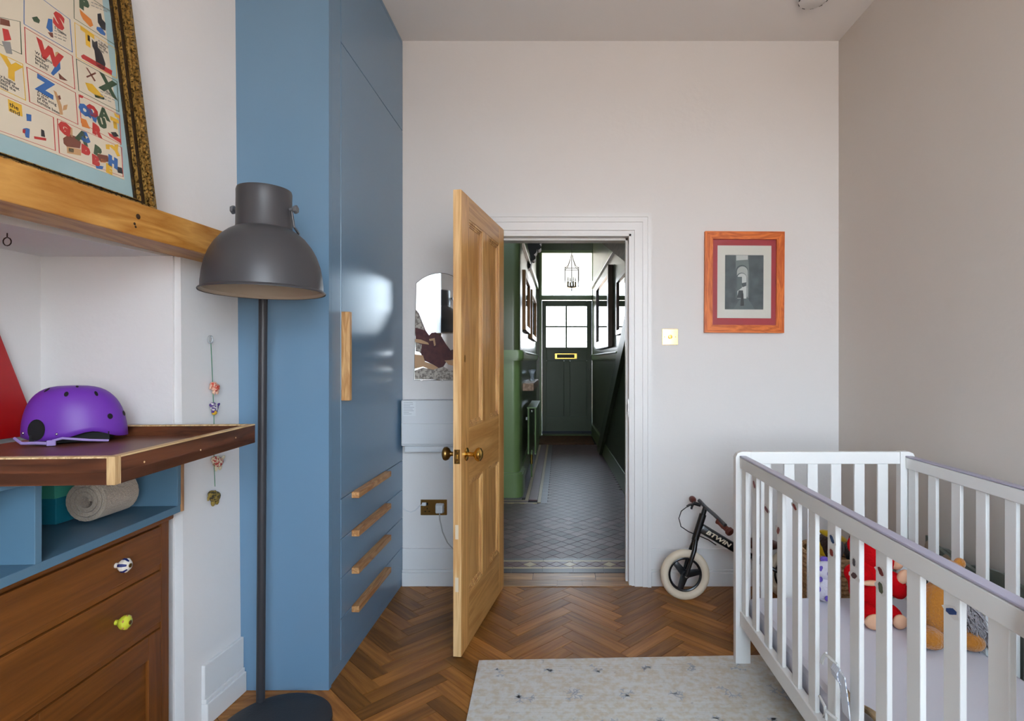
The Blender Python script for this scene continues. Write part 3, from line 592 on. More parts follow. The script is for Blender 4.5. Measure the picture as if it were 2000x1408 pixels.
# socket, plugs and leads
SK = thing('double_socket', 'aged brass double socket plate low on the back wall', 'socket', ((847.5-CU)/F*YB, YB, CH-(990.5-704)/F*YB))
pl = MB().box(-.073, .073, -.005, 0, -.043, .043, .0015).ob('plate', OLDB, SK)
for x in (-.036, .036): 
    MB().box(x-.005, x+.005, -.009, -.004, .012, .026, .001).ob('rocker', OLDB if x > 0 else BLACK, SK)
    for (dx, dz, a, b) in ((0, -.002, .002, .0045), (-.011, -.018, .0045, .002), (.011, -.018, .0045, .002)): MB().box(x+dx-a, x+dx+a, -.0056, -.004, dz-b-.004, dz+b-.004).ob('pin_slot', BLACK, SK)
for x in (-.060, .060): MB().ball((x, -.005, 0), (.003, .0012, .003), seg=8).ob('screw', BRASS, SK)
sx, sz = SK.location.x, SK.location.z
PG = thing('mains_plug', 'white three pin plug with grey lead in the right socket', 'plug', (sx+.036, YB-.006, sz))
MB().hexa([(-.024,0,-.03),(.024,0,-.03),(.024,0,.026),(-.024,0,.026),(-.019,-.036,-.024),(.019,-.036,-.024),(.019,-.036,.02),(-.019,-.036,.02)], .006).ob('plug_body', WHITEP, PG)
MB().tube([(0,-.016,-.026),(.002,-.02,-.06),(.018,-.022,-.13),(.045,-.02,-.19),(.085,-.016,-.235),(.12,-.014,-.26),(.2,-.014,-.40)], .0032, 8).ob('lead', M('grey_lead', 'b4b2ae', .5), PG, True)
PG2 = thing('charger_plug', 'small white charger lead clipped into the left socket', 'plug', (sx-.05, YB-.006, sz+.022))
MB().box(-.012, .010, -.016, 0, -.010, .008, .003).ob('plug_body', WHITEP, PG2)
MB().tube([(-.010,-.008,-.002),(-.03,-.010,-.016),(-.05,-.010,-.036),(-.075,-.010,-.046),(-.10,-.010,-.036),(-.115,-.010,-.022)], .0022, 8).ob('lead', WHITEP, PG2, True)
# dimmer switch
DS = thing('dimmer_switch', 'polished brass dimmer switch plate beside the door frame', 'switch', ((1308.5-CU)/F*YB, YB, CH+(704-658)/F*YB))
MB().box(-.044, .044, -.005, 0, -.044, .044, .0015).ob('plate', M('bright_brass', 'e0c07a', .16, 1), DS); MB().lathe([(.011,0),(.011,.010),(.009,.013),(.002,.0135)], 24, Matrix.Translation((0,-.005,0)) @ Matrix.Rotation(R(90), 4, 'X')).ob('dial', BRASS, DS, True)
for x in (-.03, .03): MB().ball((x, -.005, 0), (.003, .0012, .003), seg=8).ob('screw', OLDB, DS)
# small framed photograph
PF = thing('framed_photograph', 'alley photograph with red mount in an orange wood frame', 'picture', ((1451.5-CU)/F*YB, YB-.003, CH+(704-552)/F*YB), 0); PF.rotation_euler = (0, R(.35), 0)
OR = W('orange_wood', 'b5511a', 'e07a34', 'X', 30, .4, 0, 8); ORZ = W('orange_wood_upright', 'b5511a', 'e07a34', 'Z', 30, .4, 0, 8)
pw, ph, fw = .2185, .279, .045
for pts, mt in (((( -pw,-ph),(pw,-ph),(pw-fw*.95,-ph+fw*.95),(-pw+fw*.95,-ph+fw*.95)), OR), (((-pw,ph),(pw,ph),(pw-fw*.95,ph-fw*.95),(-pw+fw*.95,ph-fw*.95)), OR), (((-pw,-ph),(-pw,ph),(-pw+fw*.95,ph-fw*.95),(-pw+fw*.95,-ph+fw*.95)), ORZ), (((pw,-ph),(pw,ph),(pw-fw*.95,ph-fw*.95),(pw-fw*.95,-ph+fw*.95)), ORZ)):
    MB().prism([(x, -.024, z) for x, z in pts], (0, .024, 0)).ob('frame_side', mt, PF)
MB().box(-pw+fw*.9, pw-fw*.9, -.010, -.004, -ph+fw*.9, ph-fw*.9).ob('red_mount', M('red_mount', 'a8323e', .8), PF)
MB().box(-.147, .150, -.0112, -.0098, -.198, .203).ob('white_mount', M('cream_mount', 'd4d4cc', .8), PF)
MB().box(-.105, .107, -.0122, -.011, -.150, .150).ob('photo', M('photo_dark', '3c4a4e', .7, var=(22, '536166')), PF)
def ph_(pts, c, d=.0125): MB().poly([(x, -d, z) for x, z in pts]).ob('photo_tone', M('photo_'+c, c, .7), PF)
ph_(((-.048,.15),(.022,.15),(.028,.05),(.026,-.088),(-.044,-.088),(-.046,.05)), '6d7a7a'); ph_(((-.044,.148),(.02,.148),(.02,.125),(-.044,.12)), 'b9bfbc', .0126)
def archp(cx, w, z0, z1, n=10): return [(cx-w, z0)] + [(cx-w*math.cos(math.pi*i/n), z1+w*math.sin(math.pi*i/n)) for i in range(n+1)] + [(cx+w, z0)]
ph_(archp(-.012, .034, -.03, .062), '46545a', .0127); ph_(archp(-.010, .030, -.08, .058), 'a9b0ae', .0128); ph_(archp(-.014, .029, -.09, .024), '4e5c60', .0129); ph_(archp(-.012, .025, -.09, .024), 'c4cac8', .0130)
ph_(((-.038,.03),(-.012,.03),(-.012,-.03),(-.038,-.05)), '5a686b', .0131); ph_(((-.014,-.005),(.012,0),(.012,-.02),(-.010,-.028)), '3e4b4f', .0132); ph_(((-.03,-.045),(-.006,-.045),(-.004,-.088),(-.04,-.088)), '39464a', .0132)
ph_(((-.02,-.09),(.022,-.09),(.06,-.15),(-.06,-.15)), '59676a', .0127); ph_(((-.016,-.06),(-.004,-.06),(0,-.13),(-.02,-.13)), '2c3639', .0133)
MB().box(-pw+fw*.9, pw-fw*.9, -.016, -.0152, -ph+fw*.9, ph-fw*.9).ob('glazing', GLASS('picture_glass', (1, 1, 1), .035), PF)
# smoke alarm
SA = thing('smoke_alarm', 'round white smoke alarm on the ceiling near the right wall', 'smoke alarm', (1.225, 2.705, ZC))
MB().lathe([(.070, 0), (.070, -.012), (.066, -.028), (.052, -.038), (.001, -.040)], 40).ob('body', M('alarm_white', 'd8d4d0', .5), SA, True); MB().lathe([(.072, 0), (.072, -.006)], 40).ob('mounting_ring', TRIM, SA)
for i in range(10): a = i*math.pi/5; MB().box(-.008, .008, -.0015, .0015, -.030, -.022).ob('vent_slot', BLACK, SA).matrix_local = Matrix.Translation((.066*math.cos(a), .066*math.sin(a), 0)) @ Matrix.Rotation(a+math.pi/2, 4, 'Z')

# ------------------------------------------------------------------ rug
RG = MB(); a0 = Vector((-.338, 2.304)); ex = Vector((1, .0346)).normalized(); ey = Vector((.0346, -1)).normalized()
def rp_(s, t): p = a0 + ex*s + ey*t; return (p.x, p.y)
q = [rp_(0, 0), rp_(1.75, 0), rp_(1.75, 2.3), rp_(0, 2.3)]
rugm = bpy.data.materials.new('distressed_rug'); rugm.use_nodes = True; nt = rugm.node_tree; b = nt.nodes['Principled BSDF']; b.inputs['Roughness'].default_value = .95; b.inputs['Specular IOR Level'].default_value = .1
t_ = nt.nodes.new('ShaderNodeTexCoord'); Lk = nt.links.new
n1 = nt.nodes.new('ShaderNodeTexNoise'); n1.inputs['Scale'].default_value = 45; n1.inputs['Detail'].default_value = 6
r1 = nt.nodes.new('ShaderNodeValToRGB'); r1.color_ramp.elements[0].position = .40; r1.color_ramp.elements[0].color = lin('dcdad6'); r1.color_ramp.elements[1].position = .66; r1.color_ramp.elements[1].color = lin('d2c6b4')
n2 = nt.nodes.new('ShaderNodeTexNoise'); n2.inputs['Scale'].default_value = 34; n2.inputs['Detail'].default_value = 8; n2.inputs['Roughness'].default_value = .75
r2 = nt.nodes.new('ShaderNodeValToRGB'); r2.color_ramp.elements[0].position = .60; r2.color_ramp.elements[0].color = (0,0,0,1); r2.color_ramp.elements[1].position = .74; r2.color_ramp.elements[1].color = (.7,.7,.7,1)
mx = nt.nodes.new('ShaderNodeMixRGB'); mx.inputs[2].default_value = lin('7d8796')
wv = nt.nodes.new('ShaderNodeTexWave'); wv.bands_direction = 'Y'; wv.inputs['Scale'].default_value = 60; wv.inputs['Distortion'].default_value = .6
m2 = nt.nodes.new('ShaderNodeMixRGB'); m2.blend_type = 'MULTIPLY'; m2.inputs[0].default_value = .16
bu = nt.nodes.new('ShaderNodeBump'); bu.inputs['Strength'].default_value = .4; bu.inputs['Distance'].default_value = .004
for a, b_ in ((t_.outputs['Object'], n1.inputs['Vector']), (t_.outputs['Object'], n2.inputs['Vector']), (t_.outputs['Object'], wv.inputs['Vector']), (n1.outputs[0], r1.inputs[0]), (n2.outputs[0], r2.inputs[0]), (r1.outputs[0], mx.inputs[1]), (r2.outputs[0], mx.inputs[0]), (mx.outputs[0], m2.inputs[1]), (wv.outputs[0], m2.inputs[2]), (m2.outputs[0], b.inputs['Base Color']), (wv.outputs[0], bu.inputs['Height']), (bu.outputs[0], b.inputs['Normal'])): Lk(a, b_)
RG.hexa([(x, y, .001) for x, y in q] + [(x, y, .009) for x, y in q], .002)
rug = tag(RG.ob('rug', rugm), 'pale distressed rug with faint blue and tan motifs on the parquet', 'rug')
# woven sprig motifs: part of the pile, a hair proud
SPR = M('rug_sprig_blue', 'b0b4ba', .95)
def sprig(s, t, k, rot):
    m = MB()
    def tw_(p, a, L, d):
        e_ = (p[0]+math.cos(a)*L, p[1]+math.sin(a)*L); n = (-math.sin(a)*.0022, math.cos(a)*.0022)
        P = [rp_(p[0]+n[0], p[1]+n[1]), rp_(e_[0]+n[0], e_[1]+n[1]), rp_(e_[0]-n[0], e_[1]-n[1]), rp_(p[0]-n[0], p[1]-n[1])]
        m.poly([(x, y, .0093) for x, y in P])
        if d: 
            for i in (-1, 1): tw_((p[0]+math.cos(a)*L*.6, p[1]+math.sin(a)*L*.6), a+i*.8, L*.55, d-1)
    for i in range(6): tw_((s+random.uniform(-.012,.012), t+random.uniform(-.02,.02)), rot+i*1.9+random.uniform(-.4,.4), k*random.uniform(.4,.9), 1)
    m.ob('woven_sprig', SPR, rug, recalc=False)
for i in range(7):
    for j in range(3): sprig(.10+i*.19+(j % 2)*.09, .09+j*.17, .030+.012*(j % 2), .3+i)

# ------------------------------------------------------------------ balance bike against the back wall
BK = thing('balance_bike', 'black toddler balance bike with cream tyres leaning by the back wall', 'bike', (.649, 2.905, 0)); BK.rotation_euler = (R(-4), 0, 0)
def wheel(x, nm):
    w = MB(); N = 40
    w.tube([(x+.1075*math.cos(a), 0, .129+.1075*math.sin(a)) for a in [i*math.tau/N for i in range(N)]], .0215, 12, True)
    ty = w.ob('tyre', RUB, BK, True)
    w = MB(); w.tube([(x+.083*math.cos(a), 0, .129+.083*math.sin(a)) for a in [i*math.tau/N for i in range(N)]], .008, 8, True)
    for k in range(3):
        a = R(10+120*k); c, s = math.cos(a), math.sin(a); 
        w.hexa([(x-s*.020,-.008,.129+c*.020),(x+s*.020,-.008,.129-c*.020),(x+s*.020,.008,.129-c*.020),(x-s*.020,.008,.129+c*.020),
                (x+c*.08-s*.014,-.006,.129+s*.08+c*.014),(x+c*.08+s*.014,-.006,.129+s*.08-c*.014),(x+c*.08+s*.014,.006,.129+s*.08-c*.014),(x+c*.08-s*.014,.006,.129+s*.08+c*.014)], .002)
    w.lathe([(.018, -.025), (.018, .025)], 16, Matrix.Translation((x, 0, .129)) @ Matrix.Rotation(R(90), 4, 'X')); w.ob('wheel', BLACK, BK, True)
    MB().lathe([(.008,-.036),(.008,.036)], 12, Matrix.Translation((x, 0, .129)) @ Matrix.Rotation(R(90), 4, 'X')).ob('axle_nut', CHROME, BK, True)
wheel(0, 'front'); wheel(.55, 'rear')
def bpx(u, v): p = on_y(u, v, 2.895); return Vector((p.x-.649, 0, p.z))
H0, H1 = bpx(1362, 1050), bpx(1376, 1006)     # head tube
fk = MB()
for dy in (-.034, .034): fk.tube([(0, dy, .129), bpx(1349, 1095)+Vector((0, dy, 0)), bpx(1356, 1075)+Vector((0, dy*.9, 0)), bpx(1361, 1057)+Vector((0, dy*.3, 0))], [.009, .011, .012, .012], 10)
fk.tube([bpx(1359, 1062), bpx(1366, 1040)], .017, 12); fk.ob('fork', BLACK, BK, True)
MB().tube([bpx(1360, 1058), bpx(1377, 1008)], .0185, 16).ob('head_tube', BLACK, BK, True)
MB().tube([bpx(1376, 1012), bpx(1382, 994)], .013, 12).ob('stem', BLACK, BK, True)
tb0, tb1 = bpx(1372, 1034), bpx(1470, 1092)
dv = (tb1-tb0).normalized(); nv = Vector((-dv.z, 0, dv.x))
fr_ = MB(); fr_.hexa([tb0-nv*.026+Vector((0,-.016,0)), tb1-nv*.022+Vector((0,-.016,0)), tb1-nv*.022+Vector((0,.016,0)), tb0-nv*.026+Vector((0,.016,0)), tb0+nv*.024+Vector((0,-.016,0)), tb1+nv*.022+Vector((0,-.016,0)), tb1+nv*.022+Vector((0,.016,0)), tb0+nv*.024+Vector((0,.016,0))], .010)
fr_.tube([tb1, (.36, 0, .22), (.43, 0, .18)], .02, 10)
for dy in (-.04, .04): fr_.tube([(.40, 0, .19), (.46, dy, .16), (.55, dy, .129)], .010, 8)
fr_.ob('frame', BLACK, BK, True)
aT = math.atan2(dv.z, dv.x)
mt = Matrix.Translation(bpx(1380, 1043.5) + Vector((0, -.0168, 0))) @ Matrix.Rotation(-aT, 4, 'Y') @ Matrix.Rotation(R(90), 4, 'X') @ Matrix.Diagonal((1.5, 1, 1, 1))
text('BTWIN', 'logo_letters', M('logo_cream', 'd8cfb8', .6), .029, BK, mt, .0011, shear=.2)
MB().tube([(.415, 0, .18), (.40, 0, .26)], .012, 10).ob('seat_post', BLACK, BK, True)
sd = MB(); sd.ball((.40, 0, .285), (.105, .055, .03), (0, R(4), 0), 20); sd.ball((.315, 0, .285), (.05, .025, .022), seg=14); sd.ob('saddle', M('brown_leather', '4a221a', .35), BK, True)
hb = [bpx(1400, 1014)+Vector((0, -.19, .0)), bpx(1390, 1004)+Vector((0, -.10, .005)), bpx(1382, 994), bpx(1374, 988)+Vector((0, .05, .01))]
MB().tube(hb, .010, 10).ob('handlebar', M('grey_alloy', '5d5f62', .35, .7), BK, True)
g1, g0 = bpx(1407, 1025)+Vector((0, -.21, 0)), bpx(1392, 1010)+Vector((0, -.13, 0))
d_ = (g1-g0).normalized(); MB().lathe([(.012,0),(.017,.004),(.0135,.016),(.0135,.03),(.015,.045),(.0135,.06),(.0145,.078),(.021,.084),(.021,.096),(.016,.101)], 18, Matrix.Translation(g0) @ d_.to_track_quat('Z', 'X').to_matrix().to_4x4()).ob('grip', BRN, BK, True)
MB().ball(bpx(1362, 985)+Vector((0, .06, .005)), (.018, .04, .018), seg=14).ob('grip', BRN, BK, True)
lv = MB(); lv.tube([bpx(1372, 990), bpx(1358, 986)], .010, 10); lv.tube([bpx(1358, 988), bpx(1355, 994), bpx(1354, 998)], .006, 8); lv.tube([bpx(1366, 986), bpx(1350, 990), bpx(1345, 993)], .006, 8); lv.ob('brake_lever', BLACK, BK, True)
MB().tube([bpx(1346, 993), bpx(1334, 1002), bpx(1329, 1016), bpx(1333, 1032), bpx(1348, 1042), bpx(1368, 1049)+Vector((0,-.02,0)), bpx(1385, 1056)+Vector((0,-.02,0)), bpx(1400, 1066)+Vector((0,-.018,0))], .0026, 8).ob('brake_cable', BLACK, BK, True)

# ------------------------------------------------------------------ woven basket of soft toys behind the cot
WB = thing('woven_basket', 'woven rope basket of toys standing behind the cot', 'basket', (1.31, 2.66, 0))
WICK = W('woven_rope', 'a07c54', 'd0b088', 'X', 40, .85, 0, 3)
m = MB()
for k in range(17): m.tube([((.135+.02*k/17)*math.cos(a), (.135+.02*k/17)*math.sin(a), .011+k*.0205) for a in [i*math.tau/28 for i in range(28)]], .0112, 6, True)
m.ob('coiled_wall', WICK, WB, True); MB().lathe([(.13, .0), (.13, .012)], 28).ob('basket_base', WICK, WB)
def plush(name, label, parts, group=None, loc=(0,0,0)):
    t = thing(name, label, 'soft toy', loc, 0, group)
    for nm, mat, balls in parts:
        m = MB()
        for bl in balls: m.ball(*bl)
        m.ob(nm, mat, t, True)
    return t
YP = M('yellow_plush', 'd8b414', .9, bump=(150, .5), sheen=.4); BP = M('brown_plush', '33201c', .95, bump=(120, .8), sheen=.3); BKP = M('black_plush', '141418', .95, bump=(120, .8)); WP_ = M('white_plush', 'd8d2c8', .95, bump=(120, .8))
plush('soft_toy', 'yellow and brown plush toy at the top of the woven basket', (('body', YP, [((-.085, .0, .33), (.05, .06, .07))]), ('mane', BP, [((-.035, -.01, .36), (.065, .07, .065), (0, .3, 0))]), ('crest', YP, [((-.02, -.02, .415), (.07, .03, .018), (0, .35, 0))])), None, (1.31, 2.66, 0))
plush('soft_toy', 'black and brown plush toy in the woven basket', (('body', BP, [((0, 0, .34), (.05, .06, .06))]), ('head', BKP, [((.0, -.02, .40), (.04, .04, .045))]), ('muzzle', WP_, [((.025, -.04, .36), (.025, .025, .03))])), None, (1.396, 2.64, 0))

# ------------------------------------------------------------------ white cot
CX0, CX1, CY1, CY0 = .714, 1.446, 2.305, .83
CO = thing('cot', 'white slatted wooden cot standing on the rug beside the right wall', 'cot', ((CX0+CX1)/2, (CY0+CY1)/2, 0))
ox, oy = CO.location.x, CO.location.y
def kp_(name, x0, x1, y0, y1, z0, z1, mat=COTW, bev=.003): return MB().box(x0-ox, x1-ox, y0-oy, y1-oy, z0, z1, bev).ob(name, mat, CO)
for yb in (CY1-.03, CY0):
    for x0, x1, sg in ((CX0, CX0+.06, 1), (CX1-.06, CX1, -1)):
        pts = [(x0, 0), (x1, 0), (x1, .852), (x1-.006, .866), (x1-.02, .873), (x0+.02, .873), (x0+.006, .866), (x0, .852)]
        if sg > 0: pts = [(x0, .0095), (x1, .0095), (x1, .873), (x0+.024, .873), (x0+.008, .866), (x0, .850)]
        else: pts = [(x0, .0095), (x1, .0095), (x1, .850), (x1-.008, .866), (x1-.024, .873), (x0, .873)]
        MB().prism([(x-ox, yb-oy, z) for x, z in pts], (0, .03, 0)).ob('post', COTW, CO)
    kp_('end_rail', CX0+.06, CX1-.06, yb+.003, yb+.027, .822, .872); kp_('end_rail', CX0+.06, CX1-.06, yb+.003, yb+.027, .165, .225)
    for k in range(6): x = (1485+45.6*k-CU)/F*2.29; kp_('end_slat', x, x+.043, yb+.009, yb+.021, .225, .822)
sy = [801.7/(u-CU) for u in (1449, 1469, 1492.6, 1517.6, 1547, 1578.6, 1616, 1659.4, 1710, 1770.3, 1842, 1929)]
for xs in (CX0+.0155, CX1-.0155-.026):
    kp_('side_rail', xs, xs+.026, CY0+.031, CY1-.031, .806, .850); kp_('side_rail', xs, xs+.026, CY0+.031, CY1-.031, .168, .226)
    kp_('teething_rail', xs-.001, xs+.027, CY0+.031, CY1-.031, .8505, .8575, RAILG, .003)
    for y in sy + [.86]: kp_('side_slat', xs+.006, xs+.019, max(y-.046, CY0+.032), y, .226, .806, COTW, .002)
kp_('mattress_base', CX0+.045, CX1-.045, CY0+.035, CY1-.035, .17, .185)
MT = MB().box(CX0+.048, CX1-.048, CY0+.04, CY1-.036, .186, .288, .022).ob('mattress', M('lilac_white_sheet', 'd6d7e2', .85, bump=(9, .25))); tag(MT, 'cot mattress in a pale lilac fitted sheet inside the white cot', 'mattress')
# stickers on the slats (flat print)
STW = M('sticker_white', 'dcdad6', .4)
def sticker(u, v, w, h, col, rot=0):
    w, h = w*1.35, h*1.25
    x = CX0+.0155+.006-.0004; p = on_x(u, v, x); s = p.y/F; base = []; top_ = []
    for i in range(10):
        a = i*math.tau/10; k = 1+.22*math.sin(3*a+u); base.append((a, k))
    fx = p.y*p.y/(F*x)     # metres of y per pixel across
    def P(a, k, q, lift):
        du, dv_ = math.cos(a)*k*w*q, math.sin(a)*k*h*q; c, s_ = math.cos(rot), math.sin(rot); du, dv_ = du*c-dv_*s_, du*s_+dv_*c
        return (x-lift-ox, p.y-du*fx-oy, p.z+dv_*s)
    o = MB().poly([P(a, k, 1, 0) for a, k in base]).ob('sticker', STW, CO); MB().poly([P(a, 1+(.35*math.sin(2*a+v)), .60, .0003) for a, k in base]).ob('sticker_print', M('sticker_'+col, col, .4), o)
for s_ in ((1473, 946, 3, 8, '7a2c2c'), (1497, 995, 4, 8, '6a2a30'), (1520, 1036, 4, 8, '7a3028'), (1552, 990, 5, 6, '8a2c2c'), (1625, 1053, 6, 8, '2a4a7a'), (1624, 1079, 6, 7, '8a3a34'), (1668, 1098, 5, 8, '4a4a50'), (1668, 1124, 8, 7, '5a4040'), (1720, 1116, 8, 8, '7a3434'), (1720, 1148, 8, 11, '5c6450'), (1858, 1194, 12, 10, '22447c')): sticker(*s_)
# soft toys in the cot
PW = M('white_spotted_plush', 'd4d0dc', .95, bump=(200, .4)); PU = M('purple_plush', '6a54b4', .95, bump=(200, .4)); RD = M('red_plush', 'c00812', .9, bump=(140, .6), spec=.1); PE = M('peach_felt', 'd8a888', .9)
t = plush('soft_toy', 'white plush toy with purple spots sitting on the cot mattress', (('body', PW, [((0, 0, .061), (.042, .045, .06))]), ('head', PW, [((.0, -.01, .125), (.034, .034, .04))]), ('muzzle', PE, [((.034, -.025, .105), (.018, .018, .016))]), ('horn', PU, [((0, 0, .166), (.017, .014, .012))])), None, (1.046, 2.215, .2895))
sp = [(-.035,-.03,.06),(-.01,-.045,.03),(.02,-.042,.065),(-.03,-.033,.10),(.0,-.043,.125),(-.025,-.028,.14),(.02,-.038,.145),(.035,-.02,.04),(-.04,-.01,.02)]
for (x, y, z) in sp: MB().ball((x, y, z), (.009, .005, .011), seg=10).ob('purple_spot', PU, t, True)
t = plush('soft_toy', 'red plush monkey with peach face sitting in the cot', (('body', RD, [((0, 0, .116), (.068, .06, .115))]), ('head', RD, [((.035, 0, .225), (.072, .06, .065))]), ('ear', RD, [((-.045, .01, .26), (.026, .02, .034))]), ('face', PE, [((.088, -.02, .215), (.028, .04, .035))]), ('arm', RD, [((-.055, -.04, .165), (.055, .035, .04), (0, .35, 0))]), ('arm', RD, [((.085, -.03, .125), (.035, .035, .055), (0, -.5, 0))]),
      ('hand', PE, [((-.03, -.075, .15), (.035, .012, .010))]), ('hand', PE, [((.10, -.055, .165), (.022, .014, .028), (0, .6, 0))]), ('leg', RD, [((-.035, -.06, .035), (.042, .06, .036))]), ('leg', RD, [((.055, -.05, .03), (.03, .065, .032))]), ('foot', PE, [((-.035, -.115, .028), (.040, .014, .028))]), ('foot', PE, [((.055, -.11, .026), (.026, .014, .026))])), None, (1.150, 2.09, .2915))
OP = M('ginger_plush', 'b8741c', .95, bump=(130, .9), sheen=.4); GY = M('grey_shaggy', 'a8a2a4', .95, bump=(90, 1.0))
t = plush('soft_toy', 'ginger teddy with shaggy grey scarf sitting in the cot', (('body', OP, [((0, 0, .101), (.075, .065, .10))]), ('head', OP, [((.02, .0, .215), (.062, .055, .055))]), ('leg', OP, [((-.075, -.05, .032), (.045, .05, .034))]), ('leg', OP, [((.05, -.06, .03), (.04, .05, .032))]), ('ear', OP, [((-.02, 0, .262), (.02, .014, .02))]), ('ear', OP, [((.06, 0, .258), (.02, .014, .02))])), None, (1.298, 1.90, .295))
sc_ = MB()
for i in range(420):
    tt = random.random(); x = .02+.07*tt+random.uniform(-.03, .03); z = .20-.19*tt; y = -.055-.02*math.sin(tt*3)+random.uniform(-.012, .012)
    sc_.tube([(x, y, z), (x+random.uniform(-.012, .012), y-.014, z-random.uniform(.006, .018))], [.0028, .0012], 4)
sc_.ob('shaggy_scarf', GY, t)
# tie cords and pale knit cover hanging on the near side
KT = thing('knitted_cover', 'beige knitted blanket draped inside the cot slats', 'blanket', (.775, 1.30, .288))
kn = MB(); N = 14
g = [[kn.b.verts.new((.0 + .012*math.sin(i*1.3)+.05*j/6, -.28+.56*i/N, (.055+.02*math.sin(i*.9))*(1-(j/6)**2) + .004)) for j in range(7)] for i in range(N+1)]
for i in range(N):
    for j in range(6): kn.b.faces.new([g[i][j], g[i+1][j], g[i+1][j+1], g[i][j+1]])
o = kn.ob('knit', M('beige_knit', 'a8916f', .95, bump=(70, .8)), KT, True); o.modifiers.new('cloth_thickness', 'SOLIDIFY').thickness = .006
SF = thing('striped_tie', 'blue striped fabric tie knotted round a cot slat', 'fabric tie', on_x(1632, 1296, CX0+.012))
def tp(u, v, dx=0): return on_x(u, v, CX0+.010-dx) - SF.location
STR = M('ticking_stripe', 'd0d4dc', .9)
nt = STR.node_tree; wv = nt.nodes.new('ShaderNodeTexWave'); wv.bands_direction = 'Y'; wv.inputs['Scale'].default_value = 70; tcx = nt.nodes.new('ShaderNodeTexCoord'); rr = nt.nodes.new('ShaderNodeValToRGB'); rr.color_ramp.elements[0].color = lin('9ea9be'); rr.color_ramp.elements[1].color = lin('e8eaee'); rr.color_ramp.elements[0].position = .25; rr.color_ramp.elements[1].position = .5
nt.links.new(tcx.outputs['Object'], wv.inputs['Vector']); nt.links.new(wv.outputs[0], rr.inputs[0]); nt.links.new(rr.outputs[0], nt.nodes['Principled BSDF'].inputs['Base Color'])
def ribbon(pts, w, nm, mat):
    m = MB()
    for dx in (0, .003):
        pass
    L_ = [tp(u, v, dxx) for u, v, dxx in pts]; rows = []
    for p in L_: rows.append((p+Vector((0, -w, 0)), p+Vector((0, w, 0))))
    for (a, b), (c, d) in zip(rows, rows[1:]): m.hexa([a, b, b+Vector((.003,0,0)), a+Vector((.003,0,0)), c, d, d+Vector((.003,0,0)), c+Vector((.003,0,0))])
    m.ob(nm, mat, SF)
ribbon(((1634, 1300, .004), (1642, 1315, .008), (1646, 1345, .008), (1650, 1375, .007), (1652, 1398, .005)), .018, 'tie_end', STR); ribbon(((1634, 1300, .006), (1628, 1310, .012), (1630, 1322, .012), (1637, 1332, .008)), .016, 'tie_loop', STR)
CRD = M('white_cotton_cord', 'd8d8d6', .9)
MB().tube([tp(1606, 1296), tp(1610, 1278, .004), tp(1618, 1282, .01), tp(1626, 1290, .008), tp(1636, 1298, .004)], .0035, 8).ob('cord', CRD, SF, True)
MB().tube([tp(1603, 1294, .002), tp(1606, 1282, .008), tp(1614, 1275, .010)], .0025, 8).ob('cord_end', CRD, SF, True)
S2 = thing('cotton_tie', 'white cotton cord knotted low round the cot slat', 'fabric tie', on_x(1612, 1385, CX0+.012))
def tq(u, v, dx=0): return on_x(u, v, CX0+.010-dx) - S2.location
MB().tube([tq(1601, 1360, .004), tq(1606, 1370, .012), tq(1611, 1380, .014), tq(1612, 1392, .012), tq(1608, 1402, .01), tq(1614, 1404, .012), tq(1614, 1388, .015), tq(1624, 1397, .012), tq(1636, 1406, .006)], .004, 8).ob('cord', CRD, S2, True)
# folded green play mat between cot and wall
GM = thing('folded_playmat', 'muted green folded playmat with beige edging between cot and right wall', 'playmat', (1.494, 1.9, 0))
GV = M('sage_velvet', '5f6b60', .8, bump=(20, .3), sheen=.4)
for k, (x, dz) in enumerate(((-.03, 0), (.0, .02), (.025, -.015))):
    m = MB(); N = 16; lo, hi = [], []
    pts = [(x+.006*math.sin(i*.7+k), -.85+1.22*i/N, .50+dz+.022*math.sin(i*1.1+k*2)-.05*(1-i/N)) for i in range(N+1)]
    out = [(px, py, .0) for px, py, pz in pts]; 
    for (a, b, c), (d, e2, f) in zip(pts, pts[1:]): m.hexa([(a-.008, b, .0095), (a+.008, b, .0095), (d+.008, e2, .0095), (d-.008, e2, .0095), (a-.008, b, c), (a+.008, b, c), (d+.008, e2, f), (d-.008, e2, f)])
    m.ob('padded_layer', GV, GM)
for (y, z) in ((.30, .50), (.20, .48), (-.02, .45), (-.30, .42)): MB().ball((-.040, y, z), (.006, .03, .035), seg=12).ob('scallop', M('beige_binding', 'a89a86', .9), GM, True)

# ------------------------------------------------------------------ hallway beyond the door
HX0, HY0, HY1, HZ = -.40, 3.267, 9.22, 3.42
def hxr(y): return .655 - .021*(y - 3.27)          # right hall wall leans in slightly
m = MB(); m.box(-1.35, HX0, 5.16, HY1, 0, HZ); m.box(-1.35, -1.25, HY0, 5.07, 0, HZ)
hwl = struct(m.ob('wall_hall_left', GREENU))
m = MB(); m.hexa([(hxr(HY0), HY0, 0), (1.0, HY0, 0), (1.0, HY1, 0), (hxr(HY1), HY1, 0), (hxr(HY0), HY0, HZ), (1.0, HY0, HZ), (1.0, HY1, HZ), (hxr(HY1), HY1, HZ)]); struct(m.ob('wall_hall_right', GREENU))
struct(MB().box(-1.35, 1.0, HY0, HY1+.1, HZ, HZ+.1).ob('ceiling_hall', CEIL))
m = MB(); m.box(-1.35, -.35, HY1, HY1+.12, 0, HZ); m.box(.56, 1.0, HY1, HY1+.12, 0, HZ); m.box(-.35, .56, HY1, HY1+.12, 3.07, HZ); struct(m.ob('wall_hall_end', GREENU))
